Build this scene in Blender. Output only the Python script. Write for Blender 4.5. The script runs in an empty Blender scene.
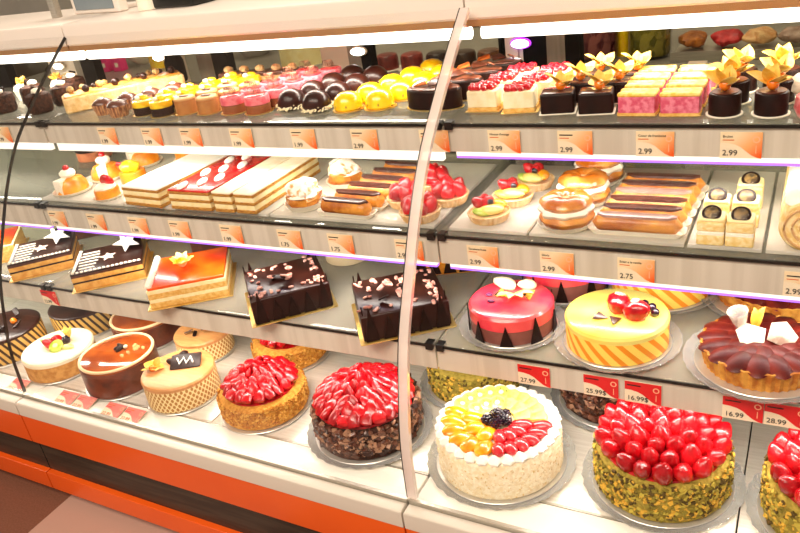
import bpy, math, random
from mathutils import Vector, Matrix, noise
random.seed(7)
R_ = random.random
PI = math.pi
scene = bpy.context.scene
COL = scene.collection

# ------------------------------------------------------------------ camera model
FPX = 757.17
EYE = Vector((0, 0, 1.28))
CR = Matrix(((.88334542, .44798475, -.13787868), (.08905735, -.44921015, -.88897639), (-.46018437, .77299412, -.43670407)))
def ray(px, py):
    return CR.transposed() @ Vector((px - 400, py - 266.5, FPX))
def atz(px, py, z):
    r = ray(px, py); return EYE + r * ((z - EYE.z) / r.z)
def aty(px, py, y):
    r = ray(px, py); return EYE + r * (y / r.y)

S1, S2, S3, DK = .91, .73, .535, .30          # shelf heights and deck
Y1, Y2, Y3 = 1.186, 1.106, 1.043              # shelf fronts

# ------------------------------------------------------------------ materials
def lin(h):
    h = h.lstrip('#'); o = []
    for i in (0, 2, 4):
        c = int(h[i:i + 2], 16) / 255
        o.append(c / 12.92 if c <= .04045 else ((c + .055) / 1.055) ** 2.4)
    return (o[0], o[1], o[2], 1)
MATS = {}
def mat(name, c, c2=None, sc=60, rough=.5, bump=0, bsc=None, coat=0, metal=0, sss=0, lo=.4, hi=.6, alpha=None, trans=0, rnd=0, vor=False, stretch=None, emis=None, estr=0, det=4, spec=.5):
    if name in MATS: return MATS[name]
    m = bpy.data.materials.new(name); m.use_nodes = True
    nt = m.node_tree; N = nt.nodes; L = nt.links
    b = N['Principled BSDF']
    b.inputs['Base Color'].default_value = lin(c)
    b.inputs['Roughness'].default_value = rough
    b.inputs['Metallic'].default_value = metal
    b.inputs['Coat Weight'].default_value = coat
    b.inputs['Specular IOR Level'].default_value = spec
    b.inputs['Coat Roughness'].default_value = .08
    if sss:
        b.inputs['Subsurface Weight'].default_value = sss
        b.inputs['Subsurface Radius'].default_value = (.004, .002, .001)
    if trans: b.inputs['Transmission Weight'].default_value = trans
    if alpha is not None: b.inputs['Alpha'].default_value = alpha
    if emis:
        b.inputs['Emission Color'].default_value = lin(emis); b.inputs['Emission Strength'].default_value = estr
    tc = N.new('ShaderNodeTexCoord'); src = tc.outputs['Object']
    if stretch:
        mp = N.new('ShaderNodeMapping'); mp.inputs['Scale'].default_value = stretch; L.new(src, mp.inputs[0]); src = mp.outputs[0]
    col = None
    if c2:
        if vor:
            t = N.new('ShaderNodeTexVoronoi'); t.inputs['Scale'].default_value = sc; o = t.outputs['Color']
            sp = N.new('ShaderNodeSeparateColor'); L.new(o, sp.inputs[0]); o = sp.outputs[0]
        else:
            t = N.new('ShaderNodeTexNoise'); t.inputs['Scale'].default_value = sc; t.inputs['Detail'].default_value = det; o = t.outputs['Fac']
        L.new(src, t.inputs['Vector'])
        r = N.new('ShaderNodeValToRGB'); r.color_ramp.elements[0].position = lo; r.color_ramp.elements[1].position = hi
        r.color_ramp.elements[0].color = lin(c); r.color_ramp.elements[1].color = lin(c2)
        L.new(o, r.inputs[0]); col = r.outputs[0]
    if rnd:
        oi = N.new('ShaderNodeObjectInfo'); hs = N.new('ShaderNodeHueSaturation')
        mr = N.new('ShaderNodeMapRange'); mr.inputs[3].default_value = 1 - rnd; mr.inputs[4].default_value = 1 + rnd
        L.new(oi.outputs['Random'], mr.inputs[0]); L.new(mr.outputs[0], hs.inputs['Value'])
        if col: L.new(col, hs.inputs['Color'])
        else: hs.inputs['Color'].default_value = lin(c)
        col = hs.outputs[0]
    if col: L.new(col, b.inputs['Base Color'])
    if bump:
        t2 = N.new('ShaderNodeTexNoise'); t2.inputs['Scale'].default_value = bsc or sc; t2.inputs['Detail'].default_value = 5
        L.new(src, t2.inputs['Vector'])
        bp = N.new('ShaderNodeBump'); bp.inputs['Strength'].default_value = bump; bp.inputs['Distance'].default_value = .004
        L.new(t2.outputs['Fac'], bp.inputs['Height']); L.new(bp.outputs[0], b.inputs['Normal'])
    MATS[name] = m; return m

def glass(name, tint='#ffffff', refl=.5, rough=.02, ior=1.35, bump=0, bsc=120, white=0, wcol='#ffffff'):
    """clear pane: transparent plus a Fresnel share of gloss, optionally a share of white diffuse"""
    if name in MATS: return MATS[name]
    m = bpy.data.materials.new(name); m.use_nodes = True
    nt = m.node_tree; N = nt.nodes; L = nt.links
    N.remove(N['Principled BSDF']); out = N['Material Output']
    tr = N.new('ShaderNodeBsdfTransparent'); tr.inputs[0].default_value = lin(tint)
    gl = N.new('ShaderNodeBsdfGlossy'); gl.inputs['Roughness'].default_value = rough
    fr = N.new('ShaderNodeFresnel'); fr.inputs['IOR'].default_value = ior
    mu = N.new('ShaderNodeMath'); mu.operation = 'MULTIPLY'; mu.inputs[1].default_value = refl
    mx = N.new('ShaderNodeMixShader')
    L.new(fr.outputs[0], mu.inputs[0]); L.new(mu.outputs[0], mx.inputs[0]); L.new(tr.outputs[0], mx.inputs[1]); L.new(gl.outputs[0], mx.inputs[2])
    last = mx.outputs[0]
    if bump:
        tc = N.new('ShaderNodeTexCoord'); t = N.new('ShaderNodeTexVoronoi'); t.inputs['Scale'].default_value = bsc
        L.new(tc.outputs['Object'], t.inputs['Vector'])
        bp = N.new('ShaderNodeBump'); bp.inputs['Strength'].default_value = bump; bp.inputs['Distance'].default_value = .003
        L.new(t.outputs['Distance'], bp.inputs['Height']); L.new(bp.outputs[0], gl.inputs['Normal']); L.new(bp.outputs[0], fr.inputs['Normal'])
    if white:
        d = N.new('ShaderNodeBsdfDiffuse'); d.inputs[0].default_value = lin(wcol)
        m2 = N.new('ShaderNodeMixShader'); m2.inputs[0].default_value = white
        L.new(last, m2.inputs[1]); L.new(d.outputs[0], m2.inputs[2]); last = m2.outputs[0]
    L.new(last, out.inputs['Surface'])
    MATS[name] = m; return m

def lamp_mat(name, c, s):
    if name in MATS: return MATS[name]
    m = bpy.data.materials.new(name); m.use_nodes = True
    N = m.node_tree.nodes; N.remove(N['Principled BSDF'])
    e = N.new('ShaderNodeEmission'); e.inputs[0].default_value = lin(c); e.inputs[1].default_value = s
    m.node_tree.links.new(e.outputs[0], N['Material Output'].inputs['Surface'])
    MATS[name] = m; return m

# ------------------------------------------------------------------ mesh builder
class MB:
    def __init__(s): s.v = []; s.f = []; s.m = []
    def add(s, vs, fs, m=0, xf=None):
        o = len(s.v)
        s.v += [tuple(xf @ Vector(v)) if xf is not None else tuple(v) for v in vs]
        s.f += [tuple(i + o for i in f) for f in fs]; s.m += [m] * len(fs); return s
    def box(s, x0, x1, y0, y1, z0, z1, m=0, xf=None):
        vs = [(x0, y0, z0), (x1, y0, z0), (x1, y1, z0), (x0, y1, z0), (x0, y0, z1), (x1, y0, z1), (x1, y1, z1), (x0, y1, z1)]
        return s.add(vs, [(3, 2, 1, 0), (4, 5, 6, 7), (0, 1, 5, 4), (1, 2, 6, 5), (2, 3, 7, 6), (3, 0, 4, 7)], m, xf)
    def rings(s, rings, m=0, xf=None, cap0=True, cap1=True, closed=True):
        n = len(rings[0]); vs = [p for r in rings for p in r]; fs = []
        for i in range(len(rings) - 1):
            for j in range(n if closed else n - 1):
                k = (j + 1) % n
                fs.append((i * n + j, i * n + k, (i + 1) * n + k, (i + 1) * n + j))
        if cap0: fs.append(tuple(range(n - 1, -1, -1)))
        if cap1: fs.append(tuple((len(rings) - 1) * n + j for j in range(n)))
        return s.add(vs, fs, m, xf)
    def lathe(s, prof, n=32, m=0, xf=None, wob=None, cap0=True, cap1=True, sx=1, sy=1):
        rr = []
        for (r, z) in prof:
            ring = []
            for j in range(n):
                a = 2 * PI * j / n; q = r * (wob(a, z) if wob else 1)
                ring.append((q * math.cos(a) * sx, q * math.sin(a) * sy, z))
            rr.append(ring)
        return s.rings(rr, m, xf, cap0, cap1)
    def slab(s, poly, z0, z1, b=.003, m=0, xf=None, steps=3):
        """extruded outline with rounded top edge"""
        n = len(poly); nor = []
        for i in range(n):
            p, q, r = Vector(poly[i - 1]), Vector(poly[i]), Vector(poly[(i + 1) % n])
            d1 = (q - p).normalized(); d2 = (r - q).normalized()
            nn = Vector((d1.y + d2.y, -d1.x - d2.x))
            nn = nn.normalized() if nn.length > 1e-6 else Vector((0, 0)); nor.append(nn)
        prof = [(b * .5, z0), (0, z0 + b * .5)] + [(b * (1 - math.cos(t * PI / 2 / steps)), z1 - b + b * math.sin(t * PI / 2 / steps)) for t in range(steps + 1)]
        return s.rings([[(poly[i][0] - nor[i].x * d, poly[i][1] - nor[i].y * d, z) for i in range(n)] for d, z in prof], m, xf)
    def tube(s, pts, r, n=8, m=0, xf=None, taper=None):
        pts = [Vector(p) for p in pts]; rr = []; up = Vector((0, 0, 1))
        for i, p in enumerate(pts):
            d = (pts[min(i + 1, len(pts) - 1)] - pts[max(i - 1, 0)]).normalized()
            a = d.cross(up)
            if a.length < 1e-3: a = d.cross(Vector((1, 0, 0)))
            a.normalize(); b = a.cross(d)
            q = r * (taper(i / (len(pts) - 1)) if taper else 1)
            rr.append([p + (a * math.cos(2 * PI * j / n) + b * math.sin(2 * PI * j / n)) * q for j in range(n)])
        return s.rings(rr, m, xf)
    def ball(s, rx, ry=None, rz=None, c=(0, 0, 0), n=14, k=8, m=0, xf=None, amp=0, fr=60, half=False, seed=0):
        ry = ry or rx; rz = rz or rx; rr = []
        t0 = 0 if half else -PI / 2
        for i in range(k + 1):
            t = t0 + (PI / 2 - t0) * i / k
            t = max(min(t, PI / 2 - .05), t0 if half else -PI / 2 + .05)
            ring = []
            for j in range(n):
                a = 2 * PI * j / n
                p = Vector((rx * math.cos(t) * math.cos(a), ry * math.cos(t) * math.sin(a), rz * math.sin(t)))
                if amp: p *= 1 + amp * noise.noise(p * fr + Vector((seed, seed, 0)))
                ring.append((p.x + c[0], p.y + c[1], p.z + c[2]))
            rr.append(ring)
        return s.rings(rr, m, xf)
    def mesh(s, name, mats, smooth=35):
        me = bpy.data.meshes.new(name); me.from_pydata(s.v, [], s.f); me.update()
        for x in (mats if isinstance(mats, (list, tuple)) else [mats]): me.materials.append(x)
        me.polygons.foreach_set('material_index', s.m)
        if smooth:
            me.polygons.foreach_set('use_smooth', [True] * len(me.polygons)); me.set_sharp_from_angle(angle=math.radians(smooth))
        return me

def T(x=0, y=0, z=0, rz=0, rx=0, ry=0, s=1):
    return Matrix.Translation((x, y, z)) @ Matrix.Rotation(rz, 4, 'Z') @ Matrix.Rotation(ry, 4, 'Y') @ Matrix.Rotation(rx, 4, 'X') @ Matrix.Scale(s, 4)
def rrect(w, d, r=.004, n=3, cx=0, cy=0):
    o = []
    for sx, sy, a0 in ((1, 1, 0), (-1, 1, PI / 2), (-1, -1, PI), (1, -1, 1.5 * PI)):
        for i in range(n + 1):
            a = a0 + PI / 2 * i / n
            o.append((cx + sx * (w / 2 - r) + r * math.cos(a), cy + sy * (d / 2 - r) + r * math.sin(a)))
    return o
def ov(w, d, n=28):
    return [(w / 2 * math.cos(2 * PI * i / n), d / 2 * math.sin(2 * PI * i / n)) for i in range(n)]

def part(name, mb, mats, parent=None, loc=(0, 0, 0), rot=(0, 0, 0), smooth=35, label=None, kind=None):
    me = mb if isinstance(mb, bpy.types.Mesh) else mb.mesh(name, mats, smooth)
    o = bpy.data.objects.new(name, me); COL.objects.link(o); o.location = loc; o.rotation_euler = rot
    if parent: o.parent = parent
    if label: o['label'] = label
    if kind: o['kind'] = kind
    return o
def thing(name, label, cat, loc=(0, 0, 0), rz=0, group=None):
    o = bpy.data.objects.new(name, None); COL.objects.link(o); o.empty_display_size = .02
    o.location = loc; o.rotation_euler = (0, 0, rz); o['label'] = label; o['category'] = cat
    if group: o['group'] = group
    return o
def tag(o, label, cat, group=None):
    o['label'] = label; o['category'] = cat
    if group: o['group'] = group
    return o
def struct(name, mb, mats, smooth=35):
    o = part(name, mb, mats, smooth=smooth); o['kind'] = 'structure'; return o
def dup(root, loc, rz=0, label=None, scale=1):
    def cp(o, par):
        c = o.copy(); COL.objects.link(c)
        if par: c.parent = par
        for ch in list(o.children): cp(ch, c)
        return c
    r = cp(root, None); r.location = loc; r.rotation_euler = (0, 0, rz); r.scale = (scale,) * 3
    if label: r['label'] = label
    return r
ORD = ['frontmost', 'second from front', 'third from front', 'fourth from front', 'fifth from front', 'sixth from front', 'seventh from front']
def column(proto, desc, neigh, front, step, n, z, first, rz=0, jr=.08, group=None):
    """a column of copies running back from the shelf front; the first column starts with the pattern itself"""
    for i in range(n):
        p = (front[0] + step[0] * i + (R_() - .5) * .002, front[1] + step[1] * i, z)
        a = rz + (R_() - .5) * 2 * jr
        lab = f'{desc}, {ORD[i]} in column beside {neigh}'
        if first and i == 0:
            proto.location = p; proto.rotation_euler = (0, 0, a); proto['label'] = lab
            if group: proto['group'] = group
        else: dup(proto, p, a, lab)

# ------------------------------------------------------------------ shared materials
M_white = mat('white_cream', '#fbf3e0', rough=.6, bump=.2, bsc=120)
M_choc = mat('dark_chocolate', '#1c0a06', '#280f09', sc=40, rough=.42, spec=.25)
M_chocm = mat('milk_chocolate', '#4a2416', '#5c3020', sc=60, rough=.35, coat=.3)
M_glaze = mat('chocolate_glaze', '#240c08', '#32140d', sc=20, rough=.3, spec=.4)
M_rough = mat('rough_chocolate', '#1c0b06', '#4a2818', sc=160, rough=.7, bump=1, bsc=180, spec=.2)
M_sponge = mat('sponge', '#d9a24c', '#eabf70', sc=120, rough=.9, bump=.6, bsc=220)
M_pastry = mat('baked_pastry', '#b9691d', '#e0a04a', sc=35, rough=.55, bump=.4, bsc=120, coat=.15)
M_choux = mat('choux_pastry', '#a95a14', '#dd9436', sc=28, rough=.45, bump=.5, bsc=90, coat=.2)
M_paper = mat('paper_case', '#f2ead8', rough=.7, bump=.1, bsc=200)
M_straw = mat('strawberry_red', '#a8040e', '#d01420', sc=45, rough=.22, coat=.4, rnd=.3, bump=.25, bsc=260)
M_cherry = mat('candied_cherry', '#c00a12', rough=.15, coat=.6)
M_yel = mat('lemon_glaze', '#f0b800', '#ffdc20', sc=50, rough=.25, coat=.5)
M_gold = mat('gold_card', '#caa04a', '#e4c47a', sc=15, rough=.3, metal=.7)
M_silver = mat('silver_card', '#d8d4cc', rough=.3, metal=.6)
M_phys = mat('physalis_berry', '#f07a08', rough=.25, coat=.5)
M_husk = mat('physalis_husk', '#e0aa30', '#f4d878', sc=40, rough=.6, bump=.4, bsc=120)
M_huskg = mat('physalis_husk_green', '#a8a030', '#dcc860', sc=40, rough=.6)
M_black = mat('blackberry', '#150a18', '#2a1026', sc=80, rough=.2, coat=.6)
M_steel = mat('brushed_steel', '#b9b2a6', '#c6c0b4', sc=6, stretch=(2, 60, 60), rough=.35, metal=.65)
M_rail = mat('price_rail_grey', '#c9c0b0', '#d6cebf', sc=5, stretch=(10, .3, .3), rough=.45, metal=.1)
M_dark = mat('black_edge', '#14120e', rough=.3)
M_clear = glass('clear_plastic', tint='#f6f6f2', refl=.9, rough=.1, ior=1.45, bump=.5, bsc=90, white=.22)

# ------------------------------------------------------------------ the room
fl = mat('floor_tile', '#6d4433', '#7d5140', sc=220, rough=.45, lo=.35, hi=.65)
nt = fl.node_tree; N = nt.nodes; L = nt.links
b = N['Principled BSDF']; old = b.inputs['Base Color'].links[0].from_socket
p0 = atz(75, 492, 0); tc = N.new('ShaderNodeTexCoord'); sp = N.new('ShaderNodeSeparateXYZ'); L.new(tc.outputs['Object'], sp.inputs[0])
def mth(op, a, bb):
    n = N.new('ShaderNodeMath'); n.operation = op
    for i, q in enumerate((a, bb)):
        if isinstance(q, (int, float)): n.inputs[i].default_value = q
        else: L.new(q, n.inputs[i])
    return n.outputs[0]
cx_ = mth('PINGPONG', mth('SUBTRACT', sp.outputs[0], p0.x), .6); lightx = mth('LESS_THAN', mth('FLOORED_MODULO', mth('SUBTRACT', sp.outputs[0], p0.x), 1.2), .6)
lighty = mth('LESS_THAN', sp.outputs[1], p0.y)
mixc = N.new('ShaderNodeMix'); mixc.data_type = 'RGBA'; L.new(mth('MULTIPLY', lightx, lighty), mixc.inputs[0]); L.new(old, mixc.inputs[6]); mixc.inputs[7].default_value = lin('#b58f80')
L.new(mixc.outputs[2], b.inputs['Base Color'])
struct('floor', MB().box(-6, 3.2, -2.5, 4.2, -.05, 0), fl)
struct('wall_back', MB().box(-6, 3.2, 4.0, 4.1, 0, 2.9), mat('wall_paint', '#cfc8ba', '#c2bbac', sc=2, rough=.8))
struct('ceiling', MB().box(-6, 3.2, -2.5, 4.1, 2.9, 2.95), mat('ceiling_white', '#efeae0', rough=.9))

# ------------------------------------------------------------------ the display case, three modules
GP = [(.8705, .322), (.876, .423), (.895, .515), (.926, .616), (.972, .706), (1.021, .794), (1.081, .878), (1.149, .944), (1.232, 1.015), (1.312, 1.078)]
def smooth_path(P, n=4):
    out = []
    for i in range(len(P) - 1):
        p0, p1, p2, p3 = (Vector(P[max(i - 1, 0)]), Vector(P[i]), Vector(P[i + 1]), Vector(P[min(i + 2, len(P) - 1)]))
        for k in range(n):
            t = k / n
            out.append(.5 * ((2 * p1) + (p2 - p0) * t + (2 * p0 - 5 * p1 + 4 * p2 - p3) * t * t + (3 * p1 - p0 - 3 * p2 + p3) * t ** 3))
    out.append(Vector(P[-1])); return out
GS = smooth_path(GP)
def dyx(x): return -.015 * (x + .45)          # the customer side runs very slightly askew to the shelves
def fslab(x0, x1, y0, y1, z0, z1, b=0):
    pl = [(x0, y0 + dyx(x0)), (x1, y0 + dyx(x1)), (x1, y1 + dyx(x1)), (x0, y1 + dyx(x0))]
    return MB().slab(pl, z0, z1, b) if b else MB().rings([[(x, y, z0) for x, y in pl], [(x, y, z1) for x, y in pl]])
def curved(mb, x0, x1, th, off=0):
    a = []; bb = []
    for i, p in enumerate(GS):
        d = (GS[min(i + 1, len(GS) - 1)] - GS[max(i - 1, 0)]).normalized(); n = Vector((-d.y, d.x))  # towards the customer / up
        q0 = p + n * off; q1 = p + n * (off + th)
        a.append(q0); bb.append(q1)
    rr = []
    for q0, q1 in zip(a, bb):
        rr.append([(x0, q0.x + dyx(x0), q0.y), (x1, q0.x + dyx(x1), q0.y), (x1, q1.x + dyx(x1), q1.y), (x0, q1.x + dyx(x0), q1.y)])
    return mb.rings(rr)
M_front = glass('front_glass', tint='#fefefe', refl=.10, rough=.01, ior=1.3)
M_shelf = glass('shelf_glass', tint='#eef2ea', refl=.9, rough=.06, ior=1.45, white=.1, wcol='#e8e4d8')
M_shelf2 = glass('shelf_glass_pale', tint='#eef2ea', refl=.9, rough=.06, ior=1.45, white=.3, wcol='#dcd5c7')
M_joint = glass('joint_profile', tint='#fff4f0', refl=.8, rough=.2, ior=1.4, white=.5, wcol='#fff2ea')
M_canopy = mat('canopy_cream', '#efe4da', rough=.4, coat=.2)
M_underc = mat('canopy_inside', '#b98a5c', rough=.35, metal=.3)
M_orange = mat('orange_laminate', '#d64e08', '#de560e', sc=3, rough=.35, coat=.15)
M_band = mat('dark_wood_band', '#211c15', '#352e24', sc=6, stretch=(1, 20, 20), rough=.45)
M_sill = mat('sill_white', '#fbf7ee', rough=.3)
M_bump = mat('bumper_grey', '#cfc5b8', rough=.4)
M_deck = mat('deck_steel', '#d6cfc4', '#e2dcd2', sc=5, stretch=(2, 30, 30), rough=.3, metal=.35)
M_tube = lamp_mat('tube_white', '#fff4e2', 3.5)
M_strip = lamp_mat('strip_white', '#ffeed8', 1.3)
M_violet = lamp_mat('fringe_violet', '#b070ff', 1.5)  # violet fringe along the white strips, imitated by emission
M_postw = mat('door_frame_white', '#e6d8c4', rough=.45)
M_postg = mat('door_frame_grey', '#8f877a', '#9c9486', sc=8, stretch=(10, 1, .5), rough=.35, metal=.3)
M_postb = mat('door_gasket_black', '#0a0807', rough=.6, spec=.15)
M_back = mat('back_panel_grey', '#b8b2a4', '#c6c0b2', sc=4, rough=.4, metal=.2)

W0, W1, W2, W3 = -2.70, -1.645, -.573, .4745
posts = {0: [(-2.45, -2.30, 'b'), (-2.091, -1.978, 'w'), (-1.978, -1.95, 'g'), (-1.95, -1.894, 'b')],
         1: [(-1.601, -1.560, 'w'), (-1.491, -1.438, 'g'), (-1.438, -1.386, 'b'), (-1.086, -1.008, 'w'), (-1.008, -.972, 'g'), (-.972, -.945, 'b'), (-.618, -.603, 'b'), (-.603, -.575, 'w')],
         2: [(-.571, -.563, 'w'), (-.563, -.51, 'b'), (-.51, -.47, 'g'), (-.47, -.438, 'b')]}
labs = ['far stretch of curved glass pastry case beyond the thin dark glass joint',
        'long middle stretch of curved glass pastry case between the two glass joints',
        'stretch of curved glass pastry case on the strawberry pistachio cake side of the pale joint']
for k, (x0, x1) in enumerate(((W0, W1), (W1, W2), (W2, W3))):
    g = .002
    xa, xb = x0 + g, x1 - g
    c = thing('display_case', labs[k], 'display case', ((xa + xb) / 2, 1.25, 0), 0)
    off = Vector(c.location)
    def cp(name, mb, m, smooth=35, label=None, par=None):
        o = part(name, mb, m, c, -off, smooth=smooth, label=label); return o
    cp('front_glass', curved(MB(), xa + .001, xb - .001, .006), M_front)
    if k == 2: cp('glass_joint', curved(MB(), x0 + .0005, x0 + .0175, .009, -.0015), M_joint, label='pale translucent joint profile'); cp('joint_edge', curved(MB(), x0 - .0012, x0 + .0004, .0095, -.0015), M_dark, label='dark joint edge')
    if k == 1: cp('glass_joint', curved(MB(), x0 + .003, x0 + .0054, .007, -.001), M_dark, label='thin dark joint')
    # canopy
    cp('canopy', MB().slab([(xa, 1.33), (xb, 1.33), (xb, 1.66), (xa, 1.66)], 1.058, 1.112, .008), M_canopy)
    cp('canopy_lining', MB().box(xa, xb, 1.333, 1.65, 1.046, 1.0578), M_underc)
    t = cp('light_tube', MB().tube([(xa + .01, 1.378, 1.027), (xb - .01, 1.378, 1.027)], .012, 12), M_tube)
    cp('tube_holder', MB().box(xa + .01, xb - .01, 1.366, 1.39, 1.0392, 1.0458), M_postw)
    # shelves with rails
    for (z, y, h, strip) in ((S1, Y1, .054, 1), (S2, Y2, .06, 1), (S3, Y3, .057, 0)):
        sh = MB().slab([(xa, y), (xb, y), (xb, 1.545), (xa, 1.545)], z - .007, z, .001)
        cp('glass_shelf', sh, M_shelf2 if z == S3 else M_shelf)
        cp('shelf_edge', MB().box(xa, xb, y - .0022, y - .0002, z - .007, z - .0018), M_dark, label='dark glass shelf edge')
        cp('price_rail', MB().slab([(xa, y + .002), (xb, y + .002), (xb, y + .009), (xa, y + .009)], z - h, z - .0078, .001), M_rail)
        if strip:
            cp('light_strip', MB().box(xa + .012, xb - .012, y + .012, y + .024, z - h - (.011 if k == 2 or z == S2 else .022), z - h + .002), M_strip)
            if k == 2 or z == S2: cp('violet_fringe', MB().box(xa + .012, xb - .012, y + .0125, y + .0235, z - h - .0155, z - h - .0113), M_violet, label='thin violet fringe, modelled as glow')
        for xx in (xa + .006, xb - .012):
            cp('shelf_bracket', MB().add([(xx, y + .02, z - .010), (xx + .006, y + .02, z - .010), (xx + .006, 1.6, z - .010), (xx, 1.6, z - .010),
                (xx, y + .02, z - .017), (xx + .006, y + .02, z - .017), (xx + .006, 1.6, z - .042), (xx, 1.6, z - .042)],
                [(0, 1, 2, 3), (7, 6, 5, 4), (0, 4, 5, 1), (1, 5, 6, 2), (2, 6, 7, 3), (3, 7, 4, 0)]), M_postg)
            cp('shelf_clip', MB().box(xx - .004, xx + .010, y - .005, y + .012, z - .012, z + .002), M_dark)
    # deck, sill, bumper, panels
    xs = [xa, (xa + xb) / 2, xb] if k != 2 else [xa, -.0445, xb]
    for i in (0, 1):
        cp('deck_panel', MB().slab([(xs[i] + .0012, .955), (xs[i + 1] - .0012, .955), (xs[i + 1] - .0012, 1.585), (xs[i] + .0012, 1.585)], DK - .012, DK, .0015), M_deck)
        cp('deck_lip', MB().box(xs[i] + .0012, xs[i + 1] - .0012, .9505, .9545, DK - .03, DK - .0005), M_steel)
    cp('deck_underlay', MB().box(xa, xb, .955, 1.59, DK - .05, DK - .0305), M_dark)
    cp('sill', MB().slab([(xa, .8755 + dyx(xa)), (xb, .8755 + dyx(xb)), (xb, .95), (xa, .95)], .25, .2995, .003), M_sill)
    cp('glass_channel', fslab(xa, xb, .8615, .8685, .25, .318), M_steel); cp('glass_channel', fslab(xa, xb, .8715, .875, .25, .305), M_steel)
    cp('bumper', fslab(xa, xb, .836, .861, .272, .3115, .005), M_bump)
    cp('orange_panel', fslab(xa, xb, .838, .86, .19, .2715, .002), M_orange)
    cp('dark_band', fslab(xa, xb, .852, .88, .092, .1895), M_band)
    cp('orange_skirting', fslab(xa, xb, .838, .88, .036, .0915, .003), M_orange)
    cp('base_body', MB().box(xa, xb, .925, 1.64, .03, .248), M_band)
    for xx in (xa + .1, xb - .15): cp('foot', MB().lathe([(.025, 0), (.025, .03)], 16, xf=T(xx, 1.0, 0)), M_dark)
    # rear
    cp('back_panel', MB().box(xa, xb, 1.6, 1.625, .25, .585), M_back)
    cp('back_ledge', MB().box(xa, xb, 1.585, 1.6, .66, .70), M_postw)
    for (pa, pb, t) in posts[k]:
        cp('door_post', MB().box(pa, pb, 1.602, 1.632, .586, 1.057), {'w': M_postw, 'g': M_postg, 'b': M_postb}[t])
    cp('door_rail', MB().box(xa, xb, 1.633, 1.65, 1.02, 1.0515), M_postg)
    cp('door_rail', MB().box(xa, xb, 1.633, 1.65, .586, .64), M_postg)
    cp('sliding_glass', MB().box(xa, xb, 1.638, 1.643, .641, 1.0195), glass('rear_glass', tint='#e6e6de', refl=.12, rough=.02, ior=1.3))
    if k == 2: cp('door_post', MB().box(-.225, -.19, 1.602, 1.632, .586, .90), M_postw)

# ------------------------------------------------------------------ price tags
FONT = {}
def text_mesh(s, size, m, extr=.0002):
    key = (s, size, m.name)
    if key not in FONT:
        cu = bpy.data.curves.new('lettering', 'FONT'); cu.body = s; cu.size = size; cu.extrude = extr; cu.materials.append(m)
        o = bpy.data.objects.new('lettering', cu); COL.objects.link(o)
        bpy.context.view_layer.update()
        me = bpy.data.meshes.new_from_object(o.evaluated_get(bpy.context.evaluated_depsgraph_get()))
        bpy.data.objects.remove(o); FONT[key] = me
    return FONT[key]
M_ink = mat('ink', '#1a1210', rough=.6)
M_card = mat('tag_cream', '#f3e2c4', rough=.5)
M_redink = mat('tag_red', '#d8181c', rough=.5)
M_pinkink = mat('tag_glare_pink', '#e88078', rough=.5)  # tag red paled to pink, the sill glare put into the colour
M_subink = mat('ink_orange', '#d86820', rough=.6)
M_emb = mat('emblem_pale', '#f6b890', rough=.5)
def swoosh_material():
    m = mat('tag_orange', '#f07020', rough=.5); nt = m.node_tree; N = nt.nodes; L = nt.links
    tc = N.new('ShaderNodeTexCoord'); sp = N.new('ShaderNodeSeparateXYZ'); L.new(tc.outputs['Object'], sp.inputs[0])
    a = N.new('ShaderNodeMath'); a.operation = 'SUBTRACT'; L.new(sp.outputs[0], a.inputs[0]); L.new(sp.outputs[2], a.inputs[1])
    mr = N.new('ShaderNodeMapRange'); mr.inputs[1].default_value = -.042; mr.inputs[2].default_value = .022; L.new(a.outputs[0], mr.inputs[0])
    r = N.new('ShaderNodeValToRGB'); r.color_ramp.elements[0].color = lin('#f3dcb4'); r.color_ramp.elements[1].color = lin('#ee5a12'); e = r.color_ramp.elements.new(.5); e.color = lin('#f2b070')
    L.new(mr.outputs[0], r.inputs[0]); L.new(r.outputs[0], N['Principled BSDF'].inputs['Base Color']); return m
M_sw = swoosh_material()
CARD = {}
READ = ("Mousse d'orange", 'Coeur de framboise', 'Brulon', 'Tartelette fruits', 'Gloria', 'Eclair a la vanille')     # the only headings sharp enough to read
def card_mesh(kind):
    """face in the XZ plane looking towards -y, origin at the middle of the lower edge"""
    if kind in CARD: return CARD[kind]
    w, h = .058, .041
    mb = MB(); mb.box(-w / 2, w / 2, 0, .0012, 0, h, 0)
    pts = [(0, 1), (0, .60), (.18, .585), (.36, .53), (.5, .43), (.62, .28), (.76, .12), (.9, .03), (1, 0), (1, 1)]
    fr = [((u - .5) * w, -.0003, v * h) for u, v in pts]; bk = [(p[0], 0, p[2]) for p in fr]; n = len(pts)
    top = []; bot = []
    # strips between curve and top edge keep the outline tidy
    cur = pts[1:9]
    for (u, v) in cur:
        top.append(((u - .5) * w, -.0003, h)); bot.append(((u - .5) * w, -.0003, v * h))
    vs = top + bot; k = len(cur)
    mb.add(vs, [(i, k + i, k + i + 1, i + 1) for i in range(k - 1)], 1)
    ring = [[((.86 - .5) * w + q * math.cos(2 * PI * j / 16), yy, .72 * h + q * math.sin(2 * PI * j / 16)) for j in range(16)] for q, yy in ((.0052, -.0004), (.0034, -.0004))]
    mb.rings(ring, 2, cap0=False, cap1=False)
    xm = (.86 - .5) * w
    mb.add([(xm - .0007, -.0004, .2 * h), (xm + .0007, -.0004, .2 * h), (xm + .0005, -.0004, .5 * h), (xm - .0005, -.0004, .5 * h)], [(0, 1, 2, 3)], 2)
    CARD[kind] = mb.mesh('card', [M_card, {'orange': M_sw, 'red': M_redink, 'pink': M_pinkink}[kind], M_emb], 0); return CARD[kind]
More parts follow.
